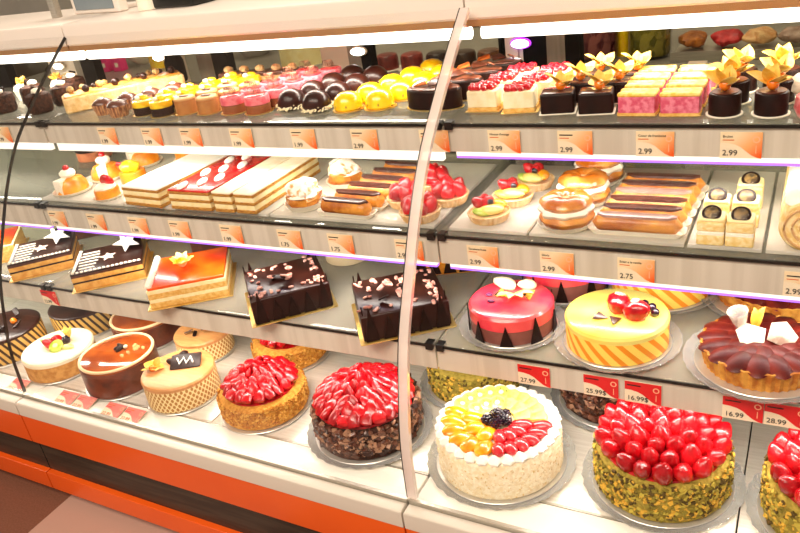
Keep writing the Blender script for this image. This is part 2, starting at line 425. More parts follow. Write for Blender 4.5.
def price_tag(loc, kind, price, head, label, rot=(0, 0, 0), glare=False, sub=True, group=None):
    t = thing('price_tag', label, 'price tag', loc, 0, group); t.rotation_euler = rot
    part('card', card_mesh(kind), None, t)
    ink = M_subink if glare else M_ink
    part('price_print', text_mesh(price, .0125, ink), None, t, (-.0255, -.0006, .0045), (PI / 2, 0, 0))
    if head not in READ:
        part('heading_print', MB().box(-.0255, -.0035, -.0006, -.0002, .0328, .0348), ink, t, smooth=0)
    else:
        part('heading_print', text_mesh(head, .0052, ink), None, t, (-.0255, -.0006, .0325), (PI / 2, 0, 0))
    if sub:
        part('subtitle_print', MB().box(-.0255, -.0095, -.0006, -.0002, .0278, .0292), M_redink if kind != 'orange' else M_subink, t, smooth=0)
    return t
rail1 = [(2, 130, '1.99', '', 'behind the dark glass joint'), (107, 132, '1.99', 'Tartelette', 'below the dark round tarts'), (151, 132, '1.99', 'Citron', 'below the lemon mousses'),
         (190, 132, '1.99', 'Mousse caramel', 'below the brown mousses'), (241, 134, '1.99', 'Mousse framboise', 'below the pink mousses'), (303, 135, '1.99', 'Dome au lait', 'below the chocolate domes'),
         (364, 135, '2.99', 'Mousse mangue', 'below the yellow domes'), (434, 136, '2.99', "L'intense", 'half covered by the pale glass joint'), (504, 137, '2.99', "Mousse d'orange", 'below the raspberry cheesecakes'),
         (575, 139, '2.99', 'Mousse cabosse', 'below the square chocolate physalis cakes'), (655, 142, '2.99', 'Coeur de framboise', 'below the pink slices'), (741, 144, '2.99', 'Brulon', 'below the round chocolate physalis cakes')]
rail2 = [(58, 218, '1.99', 'Sabarin', 'below the cherry brioche'), (97, 222, '1.99', 'Flan', 'below the small strawberry topped tart'), (139, 226, '1.99', 'Millefeuille', 'below the white iced slice strip'), (180, 229, '1.99', 'Napoleon fraise', 'below the red and white slice strip'),
         (232, 234, '1.99', 'Mille-feuille', 'below the twin cream slice strips'), (290, 239, '1.75', 'Chou creme', 'below the sugared cream puffs'), (341, 243, '1.75', 'Eclair au chocolat', 'below the eclairs beside the puffs'),
         (409, 247, '2.99', 'Tarte fraises', 'behind the pale glass joint, below strawberry tartlets'), (483, 257, '2.99', 'Tartelette fruits', 'below the mixed fruit tartlets'), (557, 261, '2.99', 'Gloria', 'below the choux rings'), (636, 266, '2.75', 'Eclair a la vanille', 'below the stack of six eclairs'), (806, 281, '2.99', 'Gateau', 'below the rolled cake')]
for (px, py, pr, hd, ls) in rail1:
    p = aty(px, py, Y1); price_tag((p.x, Y1 - .0012, S1 - .054), 'orange', pr, hd, f'orange price tag on the top rail, {ls}')
for (px, py, pr, hd, ls) in rail2:
    p = aty(px, py, Y2); price_tag((p.x, Y2 - .0012, S2 - .058), 'orange', pr, hd, f'orange price tag on the middle rail, {ls}')
for (px, py, pr, hd, ls) in ((50, 297, '12.99', '', 'alone below the star topped cakes'), (534, 374, '27.99', 'Forme de framboise', 'alone below the pink cake'), (601, 384, '25.99$', 'Gateau au citron', 'first of the pair below the yellow cake'),
                             (643, 390, '16.99$', 'Gateau exotique', 'second of the pair below the yellow cake'), (743, 405, '16.99', 'Tarte aux prunes', 'first of the pair below the dark fruit tart'), (786, 411, '28.99', 'Tarte aux pommes', 'second of the pair below the dark fruit tart')):
    p = aty(px, py, Y3); price_tag((p.x, Y3 - .0012, S3 - .0555), 'red', pr, hd, f'red price tag on the lower rail, {ls}')
for (px, py, ls) in ((22, 384, 'near the dark glass joint, before the cheesecake'), (67, 399, 'first of the pair before the caramel cake'), (84, 404, 'second of the pair before the caramel cake'),
                     (113, 412, 'first of the pair before the lattice cake'), (131, 418, 'second of the pair before the lattice cake')):
    p = atz(px, py, .301); price_tag((p.x, .8785 + dyx(p.x), .3004), 'pink', '22.99', '', f'glare-paled pink price tag on the sill, {ls}', rot=(-math.radians(78), 0, 0), glare=True)

# ------------------------------------------------------------------ small pastry kinds
def cyl_prof(r, h, b=.004, z0=0):
    return [(r - .001, z0), (r, z0 + .001), (r, z0 + h - b), (r - b * .3, z0 + h - b * .3), (r - b, z0 + h)]
def cup_mb(r0, r1, h, n=20, z0=0):
    """fluted paper cup"""
    mb = MB(); rr = []
    for (r, z) in ((r0, z0), (r1, z0 + h), (r1 - .0008, z0 + h), (r0 - .0008, z0 + .001)):
        rr.append([((r + (.0009 if j % 2 else -.0009)) * math.cos(PI * j / n), (r + (.0009 if j % 2 else -.0009)) * math.sin(PI * j / n), z) for j in range(2 * n)])
    return mb.rings(rr)
def leaf(mb, L, W, tip, bend, xf, m=0):
    """papery pointed leaf with thickness"""
    rr = []
    for i in range(7):
        t = i / 6; w = W * math.sin(PI * min(max(t * .93 + .07, 0), 1)) * .5 + .0003
        z = bend * math.sin(t * PI * .6); x = L * t
        rr.append([(x, -w, z + .15 * w), (x, 0, z - .12 * w), (x, w, z + .15 * w), (x, w, z + .15 * w - .0006), (x, 0, z - .12 * w - .0006), (x, -w, z + .15 * w - .0006)])
    return mb.rings(rr, m, xf)
def husk_mb(s=1, n=6, up=.9):
    mb = MB()
    for i in range(n):
        a = 2 * PI * i / n + .3 * R_()
        leaf(mb, .034 * s * (.65 + .55 * R_()), .021 * s * (.8 + .4 * R_()), 0, .010 * (R_() - .2), T(0, 0, 0, rz=a + .5 * (R_() - .5), ry=-up - 1.1 * (R_() - .5), rx=.8 * (R_() - .5)))
    return mb
def physalis(parent, loc, s=1, m=None, up=.8):
    part('physalis_berry', MB().ball(.0085 * s), M_phys, parent, (loc[0], loc[1] - .005 * s, loc[2] + .008 * s))
    part('physalis_husk', husk_mb(s, 8, up), m or M_husk, parent, (loc[0], loc[1] + .004 * s, loc[2] + .004 * s), smooth=60)
ZT = .0005
def proto(name, cat='pastry', group=None): return thing(name, 'x', cat, (0, 0, 0), 0, group)

# --- truffle cakes (top shelf, far end)
def k_truffle():
    t = proto('truffle_cake', 'cake', 'dark truffle cakes at the far end of the top shelf')
    part('cake_body', MB().lathe([(.026, 0), (.031, .006), (.032, .034), (.028, .046), (.012, .052)], 22, wob=lambda a, z: 1 + .09 * noise.noise(Vector((math.cos(a) * 3, math.sin(a) * 3, z * 130)))), M_rough, t)
    part('cream_swirl', MB().ball(.013, .011, .008, amp=.3, fr=160), M_white, t, (.004, -.006, .055))
    part('chocolate_shard', MB().slab([(-.007, -.002), (.007, -.002), (.009, .001), (-.009, .001)], 0, .018, .0006), M_choc, t, (-.006, .008, .048), (.2, .3, .4))
    return t
tr = k_truffle(); ls = ['beyond the dark joint, frontmost', 'just before the dark joint, beside the almond strip', 'behind the one beside the almond strip', 'beyond the joint, second row', 'farthest in, near the white post']
for i, (x, y) in enumerate(((-1.885, 1.272), (-1.738, 1.268), (-1.735, 1.345), (-1.87, 1.355), (-1.79, 1.43))):
    lab = f'rough dark truffle cake with cream swirl, {ls[i]}'
    if i == 0: tr.location = (x, y, S1 + ZT); tr['label'] = lab
    else: dup(tr, (x, y, S1 + ZT), R_() * 2, lab)
# physalis cream cups beyond the joint
t = proto('fruit_cream_cup', 'dessert', 'cream cups with fruit beyond the dark joint')
part('cup', MB().lathe([(.02, 0), (.027, .03), (.026, .03), (.019, .002)], 18), M_white, t)
part('cream_top', MB().ball(.024, .024, .012, amp=.2, fr=90), M_white, t, (0, 0, .033))
physalis(t, (0, 0, .04), .8)
t['label'] = 'white cream cup with orange physalis beyond the dark joint, frontmost'; t.location = (-2.05, 1.35, S1 + ZT)
dup(t, (-1.965, 1.40, S1 + ZT), 1, 'white cream cup with orange physalis beyond the dark joint, middle of three')
dup(t, (-1.86, 1.44, S1 + ZT), 2, 'white cream cup with orange physalis beyond the dark joint, nearest the truffle cakes')

# --- almond strips
def k_strip(L, W, H, nballs):
    t = proto('almond_cake_strip', 'cake', 'long almond cake strips')
    part('cake_body', MB().slab(rrect(W, L, .006), 0, H, .005), mat('almond_cream', '#d8ac68', '#e8c890', sc=70, rough=.8, bump=.6, bsc=140), t)
    part('orange_topping', MB().slab(rrect(W * .82, L * .97, .01), H - .002, H + .004, .004), mat('apricot_top', '#dc8420', '#ecb860', sc=45, rough=.45, bump=.5, bsc=90, coat=.2), t)
    for i in range(nballs):
        part('chocolate_ball', MB().ball(.0095, n=12, k=7), M_glaze if i % 2 else mat('praline', '#7a5a30', '#c8a868', sc=120, rough=.5), t, (W * (.14 if i % 2 else -.2), -L / 2 + .025 + i * (L - .05) / max(nballs - 1, 1), H + .012))
    return t
s = k_strip(.30, .075, .036, 8); s['label'] = 'long cream almond strip with chocolate balls, nearer the dark tarts'; s.location = (-1.555, 1.385, S1 + ZT); s.rotation_euler = (0, 0, -math.radians(38))
s2 = dup(s, (-1.61, 1.435, S1 + ZT), -math.radians(38), 'long cream almond strip with chocolate balls, nearer the white door posts', .8)

# --- dark tarts in fluted cups
t = proto('chocolate_tart', 'tart', 'small dark tarts in fluted cups')
part('fluted_cup', cup_mb(.019, .026, .025), mat('cup_stripe', '#7a3a1c', '#d8a070', sc=1, rough=.6, stretch=(200, 200, 5)), t)
part('chocolate_top', MB().ball(.0245, .0245, .014, half=True, k=5), M_chocm, t, (0, 0, .024))
part('sugar_dot', MB().ball(.008, .006, .003, amp=.3, fr=200), M_white, t, (.003, -.004, .0375))
column(t, 'small dark chocolate tart in fluted cup', 'the almond strip', (-1.492, 1.252), (.037, .043), 4, S1 + ZT, True)
column(t, 'small dark chocolate tart in fluted cup', 'the lemon mousses', (-1.424, 1.234), (.037, .043), 4, S1 + ZT, False)

# --- round mousses
def mousse(name, r, layers, top=None, group=None):
    t = proto(name, 'mousse cake', group); z = 0
    for i, (nm, h, m) in enumerate(layers):
        part(nm, MB().lathe(cyl_prof(r, h, .004 if i == len(layers) - 1 else .0008, z), 28), m, t); z += h
    part('card_base', MB().lathe([(r + .005, -.0004), (r + .005, .0004)], 24), M_gold, t)
    if top: top(t, z)
    return t
def lemon_top(t, z):
    part('lemon_piece', MB().ball(.012, .008, .006, amp=.35, fr=140), M_yel, t, (.004, .004, z + .003))
    part('cream_dot', MB().ball(.007, .007, .005), M_white, t, (-.009, -.004, z + .003))
def brown_top(t, z): part('chocolate_plaque', MB().slab(rrect(.02, .012, .003), 0, .002, .0006), M_chocm, t, (0, 0, z + .0004), (0, .1, .4))
def curl_top(t, z):
    mb = MB()
    for i in range(4):
        pts = [(.009 * math.cos(u * 1.1) - .004 + i * .003, .0025 * i - .004, .011 + .011 * math.sin(u * 1.1)) for u in range(7)]
        mb.tube(pts, .0011, 6)
    part('chocolate_curl', mb, mat('curl_brown', '#5a2a1c', '#c89878', sc=120, rough=.4), t, (-.004, 0, z - .003))
    part('raspberry_glaze', MB().lathe([(.0215, z - .0005), (.0215, z + .0012), (.019, z + .002)], 24), mat('pink_gel', '#e02838', '#f05a58', sc=80, rough=.2, coat=.5), t)
M_brown = mat('caramel_mousse', '#a8662c', '#b87838', sc=40, rough=.6); M_lbrown = mat('caramel_light', '#d4a468', rough=.5)
lem = mousse('lemon_mousse', .0255, [('chocolate_base', .018, M_choc), ('lemon_layer', .015, M_yel)], lemon_top, 'yellow lemon mousses on the top shelf')
column(lem, 'yellow lemon mousse on dark base', 'the dark tarts', (-1.356, 1.25), (.026, .05), 5, S1 + .001, True)
column(lem, 'yellow lemon mousse on dark base', 'the brown mousses', (-1.294, 1.242), (.026, .05), 5, S1 + .001, False)
brn = mousse('caramel_mousse', .0245, [('caramel_base', .03, M_brown), ('caramel_glaze', .006, M_lbrown)], brown_top, 'brown caramel mousses on the top shelf')
column(brn, 'brown caramel mousse round', 'the lemon mousses', (-1.235, 1.258), (.02, .052), 3, S1 + .001, True)
column(brn, 'brown caramel mousse round', 'the pink mousses', (-1.172, 1.26), (.02, .052), 3, S1 + .001, False)
M_pinkm = mat('pink_mousse', '#e05868', '#f08088', sc=90, rough=.45)
pnk = mousse('raspberry_mousse', .027, [('chocolate_layer', .018, mat('mousse_choc', '#8c4a20', rough=.6)), ('raspberry_layer', .018, M_pinkm)], curl_top, 'pink raspberry mousses on the top shelf')
column(pnk, 'pink raspberry mousse with curls', 'the brown mousses', (-1.102, 1.262), (.012, .056), 5, S1 + .001, True)
column(pnk, 'pink raspberry mousse with curls', 'the chocolate domes', (-1.036, 1.26), (.012, .056), 5, S1 + .001, False)
# cream nub cakes behind
t = proto('nougat_square', 'cake', 'small dark squares with cream nubs behind the caramel mousses')
part('cake_body', MB().slab(rrect(.044, .04, .003), 0, .032, .003), M_chocm, t)
part('pale_layer', MB().slab(rrect(.045, .041, .003), .012, .022, .0005), M_lbrown, t)
part('cream_nub', MB().ball(.012, .012, .010, amp=.2, fr=120), mat('toffee_cream', '#e0b880', rough=.6), t, (0, 0, .036))
ls = ['nearest the rear black bottle', 'second from the black bottle', 'middle of the five', 'fourth from the black bottle', 'nearest the pink mousses']
for i in range(5):
    p = (-1.30 + i * .047, 1.500 + i * .003, S1 + ZT)
    lab = f'small dark square with cream nub behind the caramel mousses, {ls[i]}'
    if i == 0: t.location = p; t['label'] = lab
    else: dup(t, p, .1 * i, lab)

# --- chocolate domes on flakes
t = proto('chocolate_dome', 'dessert', 'chocolate domes on almond flakes')
part('dome', MB().lathe([(.024, 0), (.030, .004), (.031, .012), (.028, .024), (.021, .033), (.011, .0385), (.002, .040)], 26), M_glaze, t)
mb = MB()
for i in range(90):
    a = R_() * 2 * PI; r = .027 + R_() * .006; mb.box(-.004, .004, -.0013, .0013, -.001, .001, xf=T(r * math.cos(a), r * math.sin(a), .003 + R_() * .009 * (1 - (r - .028) / .012), rz=R_() * 6, ry=R_() - .5))
part('flake_collar', mb, mat('almond_flake', '#f2dcb0', '#fff2d0', sc=90, rough=.7), t, smooth=0, kind='stuff')
column(t, 'shiny chocolate dome on almond flakes', 'the pink mousses', (-.968, 1.288), (.012, .066), 4, S1 + .001, True)
column(t, 'shiny chocolate dome on almond flakes', 'the yellow domes', (-.893, 1.272), (.010, .066), 4, S1 + .001, False)

# --- yellow domes with stripes
t = proto('mango_dome', 'dessert', 'yellow mango domes on the top shelf')
part('dome', MB().lathe([(.025, 0), (.029, .005), (.029, .014), (.025, .026), (.016, .033), (.003, .036)], 26), M_yel, t)
mb = MB()
for i in range(3):
    x = -.012 + i * .012; pts = []
    for q in range(9):
        u = -1 + q / 4; yy = .027 * u; rad = math.sqrt(max(.0304 ** 2 - x * x - yy * yy, 0)); pts.append((x, yy, max(.006, rad * 1.13 + .0015)))
    mb.tube(pts, .0012, 6)
part('drizzle', mb, mat('drizzle_brown', '#8a4a14', rough=.4), t)
part('card_base', MB().lathe([(.033, -.0004), (.033, .0012)], 24), M_gold, t)
column(t, 'yellow mango dome with brown drizzle', 'the chocolate domes', (-.820, 1.272), (.017, .0655), 5, S1 + .001, True)
column(t, 'yellow mango dome with brown drizzle', 'the dark oval cakes', (-.753, 1.285), (.017, .0655), 4, S1 + .001, False)

# --- dark oval cakes with caramel shards
t = proto('oval_chocolate_cake', 'cake', 'dark oval cakes at the pale joint')
part('cake_body', MB().slab(ov(.112, .058, 36), 0, .037, .004), M_choc, t)
part('caramel_top', MB().slab(ov(.106, .052, 36), .036, .0385, .0015), mat('marble_top', '#3c1a12', '#8a5038', sc=70, rough=.3, coat=.4), t)
for i in range(3):
    part('caramel_shard', MB().slab([(-.016, -.006), (.018, -.008), (.012, .008), (-.012, .006)], 0, .002, .0005), M_chocm if i % 2 else mat('caramel', '#8a3a18', '#c06a30', sc=60, rough=.2, coat=.5), t, (-.03 + .03 * i, .004, .043 + .001 * i), (.5, .25 * (i - 1), i))
part('card_base', MB().slab(ov(.118, .064, 36), -.0004, .0006, .0003), M_gold, t)
for i in range(4):
    p = (-.632 + .018 * i, 1.284 + .066 * i, S1 + .001); lab = f'dark oval chocolate cake with caramel shards at the pale joint, {ORD[i]}'
    if i == 0: t.location = p; t['label'] = lab
    else: dup(t, p, 0, lab)

# --- raspberry cheesecake squares
t = proto('raspberry_cheesecake', 'cake', 'raspberry topped cheesecake squares')
M_chs = mat('cheesecake_cream', '#f4dfae', '#fbecc6', sc=60, rough=.7)
part('biscuit_base', MB().slab(rrect(.057, .052, .004), 0, .007, .001), M_sponge, t)
part('cheesecake_body', MB().slab(rrect(.056, .051, .004), .007, .036, .002), M_chs, t)
mb = MB()
for i in range(26):
    mb.ball(.0055, .0055, .005, c=((R_() - .5) * .044, (R_() - .5) * .04, .0385 + R_() * .004), n=8, k=5)
part('raspberry_topping', mb, mat('raspberry', '#b00818', '#d82030', sc=140, rough=.25, coat=.5), t)
part('card_base', MB().slab(rrect(.066, .06, .003), -.0006, .0002, .0002), M_gold, t)
column(t, 'cream cheesecake square with raspberry topping', 'the dark oval cakes', (-.524, 1.276), (.014, .064), 3, S1 + .001, True, rz=.12)
column(t, 'cream cheesecake square with raspberry topping', 'the physalis cakes', (-.456, 1.268), (.014, .064), 3, S1 + .001, False, rz=.12)

# --- square chocolate physalis cakes
t = proto('chocolate_physalis_cake', 'cake', 'square chocolate cakes with physalis')
part('cake_body', MB().slab(rrect(.056, .048, .004), 0, .034, .003), M_choc, t)
part('top_glaze', MB().slab(rrect(.051, .043, .006), .034, .0352, .0005), mat('mirror_choc', '#54382e', '#6e5046', sc=30, rough=.12, coat=.7), t)
physalis(t, (.006, 0, .036), 1.05, M_husk, .75)
part('paper_base', MB().slab(rrect(.062, .054, .003), -.0006, .0004, .0002), M_paper, t)
column(t, 'square chocolate cake with yellow physalis', 'the raspberry cheesecakes', (-.384, 1.256), (.018, .064), 3, S1 + .001, True, rz=.12)
column(t, 'square chocolate cake with yellow physalis', 'the pink slices', (-.318, 1.254), (.018, .064), 3, S1 + .001, False, rz=.12)

# --- pink slices with yellow top
t = proto('raspberry_slice', 'cake', 'pink slices with yellow tops')
def wavy(w, d): return [(w / 2 * (1 - .07 * (abs(math.sin(1.5 * PI * 2 * i / 36)) > .9)) * max(-1, min(1, 1.25 * math.cos(2 * PI * i / 36))), d / 2 * max(-1, min(1, 1.5 * math.sin(2 * PI * i / 36)))) for i in range(36)]
part('biscuit_base', MB().slab(wavy(.062, .036), 0, .005, .001), M_sponge, t)
part('raspberry_body', MB().slab(wavy(.059, .034), .005, .031, .001), mat('pink_filling', '#d4506c', '#ec8498', sc=110, rough=.5, bump=.3), t)
part('yellow_top', MB().slab(wavy(.061, .036), .031, .037, .003), mat('yellow_sponge', '#f0bc3c', '#fae088', sc=90, rough=.6, bump=.4), t)
column(t, 'pink raspberry slice with yellow top', 'the square physalis cakes', (-.247, 1.236), (.001, .050), 4, S1 + .001, True, jr=.04)
column(t, 'pink raspberry slice with yellow top', 'the round physalis cakes', (-.180, 1.234), (.001, .050), 4, S1 + .001, False, jr=.04)

# --- round chocolate physalis cakes
t = proto('round_physalis_cake', 'cake', 'round chocolate cakes with tall physalis')
part('cake_body', MB().lathe(cyl_prof(.0235, .034, .003), 26), M_choc, t)
part('cream_disc', MB().lathe([(.02, .0338), (.02, .0352)], 24), M_chocm, t)
physalis(t, (0, .003, .036), 1.05, M_husk, .85)
part('paper_base', MB().lathe([(.027, -.0006), (.027, .0008)], 24), M_paper, t)
column(t, 'round chocolate cake with tall physalis', 'the pink slices', (-.117, 1.234), (.006, .068), 3, S1 + .001, True, jr=.5)
column(t, 'round chocolate cake with tall physalis', 'the pink dessert', (-.053, 1.234), (.006, .068), 3, S1 + .001, False, jr=.5)
t = proto('strawberry_cream_dessert', 'dessert')
part('cream_body', MB().lathe([(.024, 0), (.03, .012), (.028, .03), (.02, .036)], 24), mat('pink_cream', '#f0a0a0', '#e05a60', sc=70, rough=.4), t)
for i in range(3): part('strawberry_slice', MB().ball(.014, .005, .018), M_straw, t, (.012 * math.cos(2.1 * i), .012 * math.sin(2.1 * i), .04), (.4, 0, 2.1 * i))
t.location = (.008, 1.222, S1 + ZT); t['label'] = 'pink strawberry cream dessert at the end of the top shelf row'
t = proto('meringue_dessert', 'dessert'); part('meringue', MB().ball(.03, .03, .02, amp=.25, fr=70, c=(0, 0, .027)), M_white, t)
part('paper_base', MB().lathe([(.03, -.0006), (.03, .0012)], 24), M_paper, t)
t.location = (-.0, 1.30, S1 + .001); t['label'] = 'white meringue dessert behind the pink strawberry dessert'

# ================================================================== middle shelf
ZS = S2 + .0075
def tray(x0, x1, y0, y1, z, label):
    mb = MB(); mb.slab([(x0, y0), (x1, y0), (x1, y1), (x0, y1)], z + .0006, z + .007, .002)
    o = part('crystal_tray', mb, M_tray); return tag(o, label, 'tray', None)
M_tray = glass('cut_crystal', tint='#fafaf6', refl=1.0, rough=.12, ior=1.5, bump=1, bsc=150, white=.42, wcol='#f6efe2')
tray(-1.655, -1.375, 1.122, 1.46, S2, 'clear cut crystal tray under the brioches and orange cakes')
tray(-.955, -.585, 1.122, 1.45, S2, 'clear cut crystal tray under the cream puffs and strawberry tartlets')
tray(-.555, -.41, 1.122, 1.45, S2, 'clear cut crystal tray under the fruit tartlets')
tray(-.405, -.155, 1.122, 1.45, S2, 'clear cut crystal tray under the choux rings and six eclairs')
tray(-.15, -.045, 1.122, 1.45, S2, 'clear cut crystal tray under the cream cubes')
tray(-.04, .20, 1.122, 1.45, S2, 'clear cut crystal tray under the rolled cake')
tray(-1.372, -.96, 1.122, 1.45, S2, 'clear cut crystal tray under the long slice strips')

# --- brioche with cream and cherry
M_brio = mat('brioche_orange', '#d87a10', '#f0a028', sc=40, rough=.4, bump=.3, coat=.3)
t = proto('cherry_brioche', 'pastry', 'orange brioches with cream and cherry')
part('brioche', MB().lathe([(.036, 0), (.040, .006), (.038, .022), (.030, .034), (.014, .040)], 28), M_brio, t)
part('cream_filling', MB().slab([(-.012, -.039), (.012, -.039), (.006, .0), (-.006, .0)], .004, .041, .003), M_white, t)
part('cream_top', MB().ball(.019, .019, .012, amp=.15, fr=80), M_white, t, (0, 0, .047))
part('cherry', MB().ball(.008), M_cherry, t, (0, 0, .061))
part('paper_case', cup_mb(.041, .048, .008), M_paper, t)
t.location = (-1.595, 1.172, ZS); t['label'] = 'orange brioche with cream and red cherry, frontmost of the three'
dup(t, (-1.575, 1.27, ZS), .6, 'orange brioche with cream and red cherry, middle of the three')
dup(t, (-1.548, 1.375, ZS), -.5, 'orange brioche with cream and red cherry, rearmost of the three')
t = proto('strawberry_orange_tart', 'tart')
part('tart_base', MB().lathe(cyl_prof(.029, .024, .003), 26), M_brio, t)
part('cream_top', MB().ball(.026, .026, .01, amp=.15, fr=80), M_white, t, (0, 0, .026))
for i in range(2): part('strawberry_half', MB().ball(.011, .007, .016), M_straw, t, (.012 * i - .002, .004, .042), (.3, .5 * (1 - 2 * i), .4))
part('paper_case', cup_mb(.03, .035, .006), M_paper, t)
t.location = (-1.45, 1.152, ZS); t['label'] = 'small round orange tart topped with strawberry halves'
t = proto('lemon_cream_tart', 'tart')
part('tart_base', MB().lathe(cyl_prof(.032, .026, .003), 26), M_brio, t)
part('lemon_swirl', MB().ball(.026, .024, .018, amp=.25, fr=70), M_yel, t, (0, 0, .034))
part('strawberry_half', MB().ball(.01, .006, .014), M_straw, t, (-.02, -.012, .04), (.3, -.6, 0))
t.location = (-1.475, 1.262, ZS); t['label'] = 'orange tart with bright lemon swirl behind the strawberry tart'
t = proto('orange_cylinder_cake', 'cake')
part('cake_body', MB().lathe(cyl_prof(.04, .05, .004), 30), M_brio, t); part('paper_case', cup_mb(.041, .047, .008), M_paper, t)
t.location = (-1.418, 1.415, ZS); t['label'] = 'plain orange cylinder cake at the back behind the white iced strip'
t = proto('fruit_layer_cake', 'cake')
part('cake_body', MB().lathe(cyl_prof(.048, .028, .003), 30), mat('terracotta', '#c86a40', '#d88858', sc=50, rough=.6), t)
part('chocolate_glaze', MB().lathe([(.049, .026), (.050, .034), (.046, .037)], 30), M_choc, t)
part('fruit_top', MB().ball(.04, .04, .014, half=True, amp=.1), mat('peach_top', '#e07838', '#f0a860', sc=30, rough=.3, coat=.4), t, (0, 0, .036))
part('blackberry', MB().ball(.009), M_black, t, (-.018, -.01, .052)); part('cherry', MB().ball(.009), M_cherry, t, (.012, -.012, .053))
t.location = (-1.80, 1.43, S2 + ZT); t['label'] = 'small terracotta coloured layer cake with dark glaze and berries at the back'

# --- slice strips
def slice_strip(W, L, H, layers, top, group):
    t = proto('cream_slice_strip', 'cake', group)
    z = 0
    for i, (nm, h, m) in enumerate(layers):
        ins = .002 if i % 2 else 0
        part(nm, MB().slab(rrect(W - ins, L - ins, .002), z, z + h, .0012), m, t); z += h
    top(t, z); return t
M_puff = mat('puff_layer', '#a8661c', '#dca44c', sc=130, rough=.8, bump=.8, bsc=250, stretch=(1, 1, 6))
M_cust = mat('custard_layer', '#f2dc9c', '#f8e8b8', sc=60, rough=.6)
LAY = [('pastry_layer', .007, M_puff), ('custard_layer', .011, M_cust), ('pastry_layer', .006, M_puff), ('custard_layer', .011, M_cust), ('pastry_layer', .006, M_puff)]
def icing(W, L, m):
    def f(t, z): part('icing', MB().slab(rrect(W + .001, L + .001, .004), z, z + .004, .002), m, t)
    return f
M_icing = mat('sugar_icing', '#fffaf0', rough=.5, bump=.2, bsc=90)
a = slice_strip(.118, .245, 0, LAY, icing(.118, .245, M_icing), 'long slice strips'); a.location = (-1.293, 1.238, ZS); a.rotation_euler = (0, 0, -.07); a['label'] = 'long white iced cream slice strip beside the orange cakes'
def redtop(t, z):
    part('red_jelly', MB().slab(rrect(.116, .243, .004), z, z + .004, .002), mat('red_jelly', '#b81018', '#d83028', sc=40, rough=.25, coat=.5), t)
    for i in range(8):
        part('cream_bar', MB().ball(.010, .024, .006, n=12, k=6), M_icing, t, (-.034 + .032 * (i % 3) + .006 * R_(), -.10 + .027 * i, z + .006), (0, 0, .35))
a = slice_strip(.116, .243, 0, LAY, redtop, 'long slice strips'); a.location = (-1.158, 1.236, ZS); a['label'] = 'long red jelly slice strip with white cream bars'
M_ic2 = mat('cream_icing', '#f6e2bc', '#fdf2d8', sc=30, rough=.5, bump=.2, bsc=80)
a = slice_strip(.051, .25, 0, LAY, icing(.051, .25, M_ic2), 'long slice strips'); a.location = (-1.066, 1.24, ZS); a['label'] = 'narrow cream topped slice strip touching the red strip'
dup(a, (-1.009, 1.241, ZS), 0, 'narrow cream topped slice strip nearer the sugared puffs')

# --- cream puffs
t = proto('cream_puff', 'pastry', 'sugared cream puffs')
part('puff_base', MB().ball(.037, .037, .024, amp=.3, fr=55, c=(0, 0, .021)), M_choux, t)
part('cream_filling', MB().ball(.036, .036, .009, amp=.25, fr=80, c=(0, 0, .029)), M_white, t)
part('sugared_lid', MB().ball(.033, .033, .021, amp=.35, fr=50, c=(0, 0, .037), n=22, k=12), mat('powdered_lid', '#d89c58', '#fff6e8', sc=70, rough=.9, bump=.5, bsc=100, lo=.36, hi=.5), t)
part('paper_case', cup_mb(.034, .044, .014), M_paper, t)
t.location = (-.896, 1.172, ZS); t['label'] = 'cream puff dusted with powdered sugar, front one'
dup(t, (-.874, 1.30, ZS), 1, 'cream puff dusted with powdered sugar, rear one')

# --- eclairs
def k_eclair(L, icem, nm):
    t = proto('eclair', 'pastry')
    mb = MB(); rr = []
    for i in range(15):
        u = i / 14; x = -L / 2 + L * u; q = min(1, math.sqrt(max(0, 1 - (2 * u - 1) ** 6)) + .12)
        rr.append([(x, .0165 * q * math.cos(2 * PI * j / 14) * (1 + .06 * noise.noise(Vector((x * 60, j, 0)))), .0165 + (.0150 * q) * math.sin(2 * PI * j / 14)) for j in range(14)])
    mb.rings(rr); part('pastry', mb, M_choux, t)
    mb = MB(); rr = []
    for i in range(11):
        u = i / 10; x = -L * .44 + L * .88 * u; q = min(1, math.sqrt(max(0, 1 - (2 * u - 1) ** 8)) + .3)
        rr.append([(x, -.0105 * q, .0275), (x, -.009 * q, .0318), (x, 0, .0338), (x, .009 * q, .0318), (x, .0105 * q, .0275)])
    mb.rings(rr); part('icing', mb, icem, t)
    mb = MB(); pl = rrect(L + .012, .036, .01)
    mb.rings([[(x * .9, y * .8, 0) for x, y in pl], [(x, y, .009) for x, y in pl], [(x * .985, y * .96, .009) for x, y in pl], [(x * .89, y * .78, .0008) for x, y in pl]])
    part('paper_case', mb, M_paper, t)
    return t
M_cocoa = mat('cocoa_icing', '#47231a', '#5c3226', sc=50, rough=.3, coat=.4)
M_cocoal = mat('mocha_icing', '#9a7468', '#ae8a7e', sc=50, rough=.3, coat=.4)
e = k_eclair(.118, M_cocoa, 'a'); e['group'] = 'eclairs beside the cream puffs'
for i in range(6):
    p = (-.782 + .006 * i, 1.145 + .042 * i, ZS); lab = f'dark iced eclair, {ORD[i]} in the row beside the cream puffs'
    if i == 0: e.location = p; e['label'] = lab; e.rotation_euler = (0, 0, -.06)
    else: dup(e, p, -.06, lab)
e1 = k_eclair(.142, M_cocoa, 'b'); e2 = k_eclair(.142, M_cocoal, 'c')
for q in (e1, e2): q['group'] = 'six large eclairs beside the choux rings'
used = {}
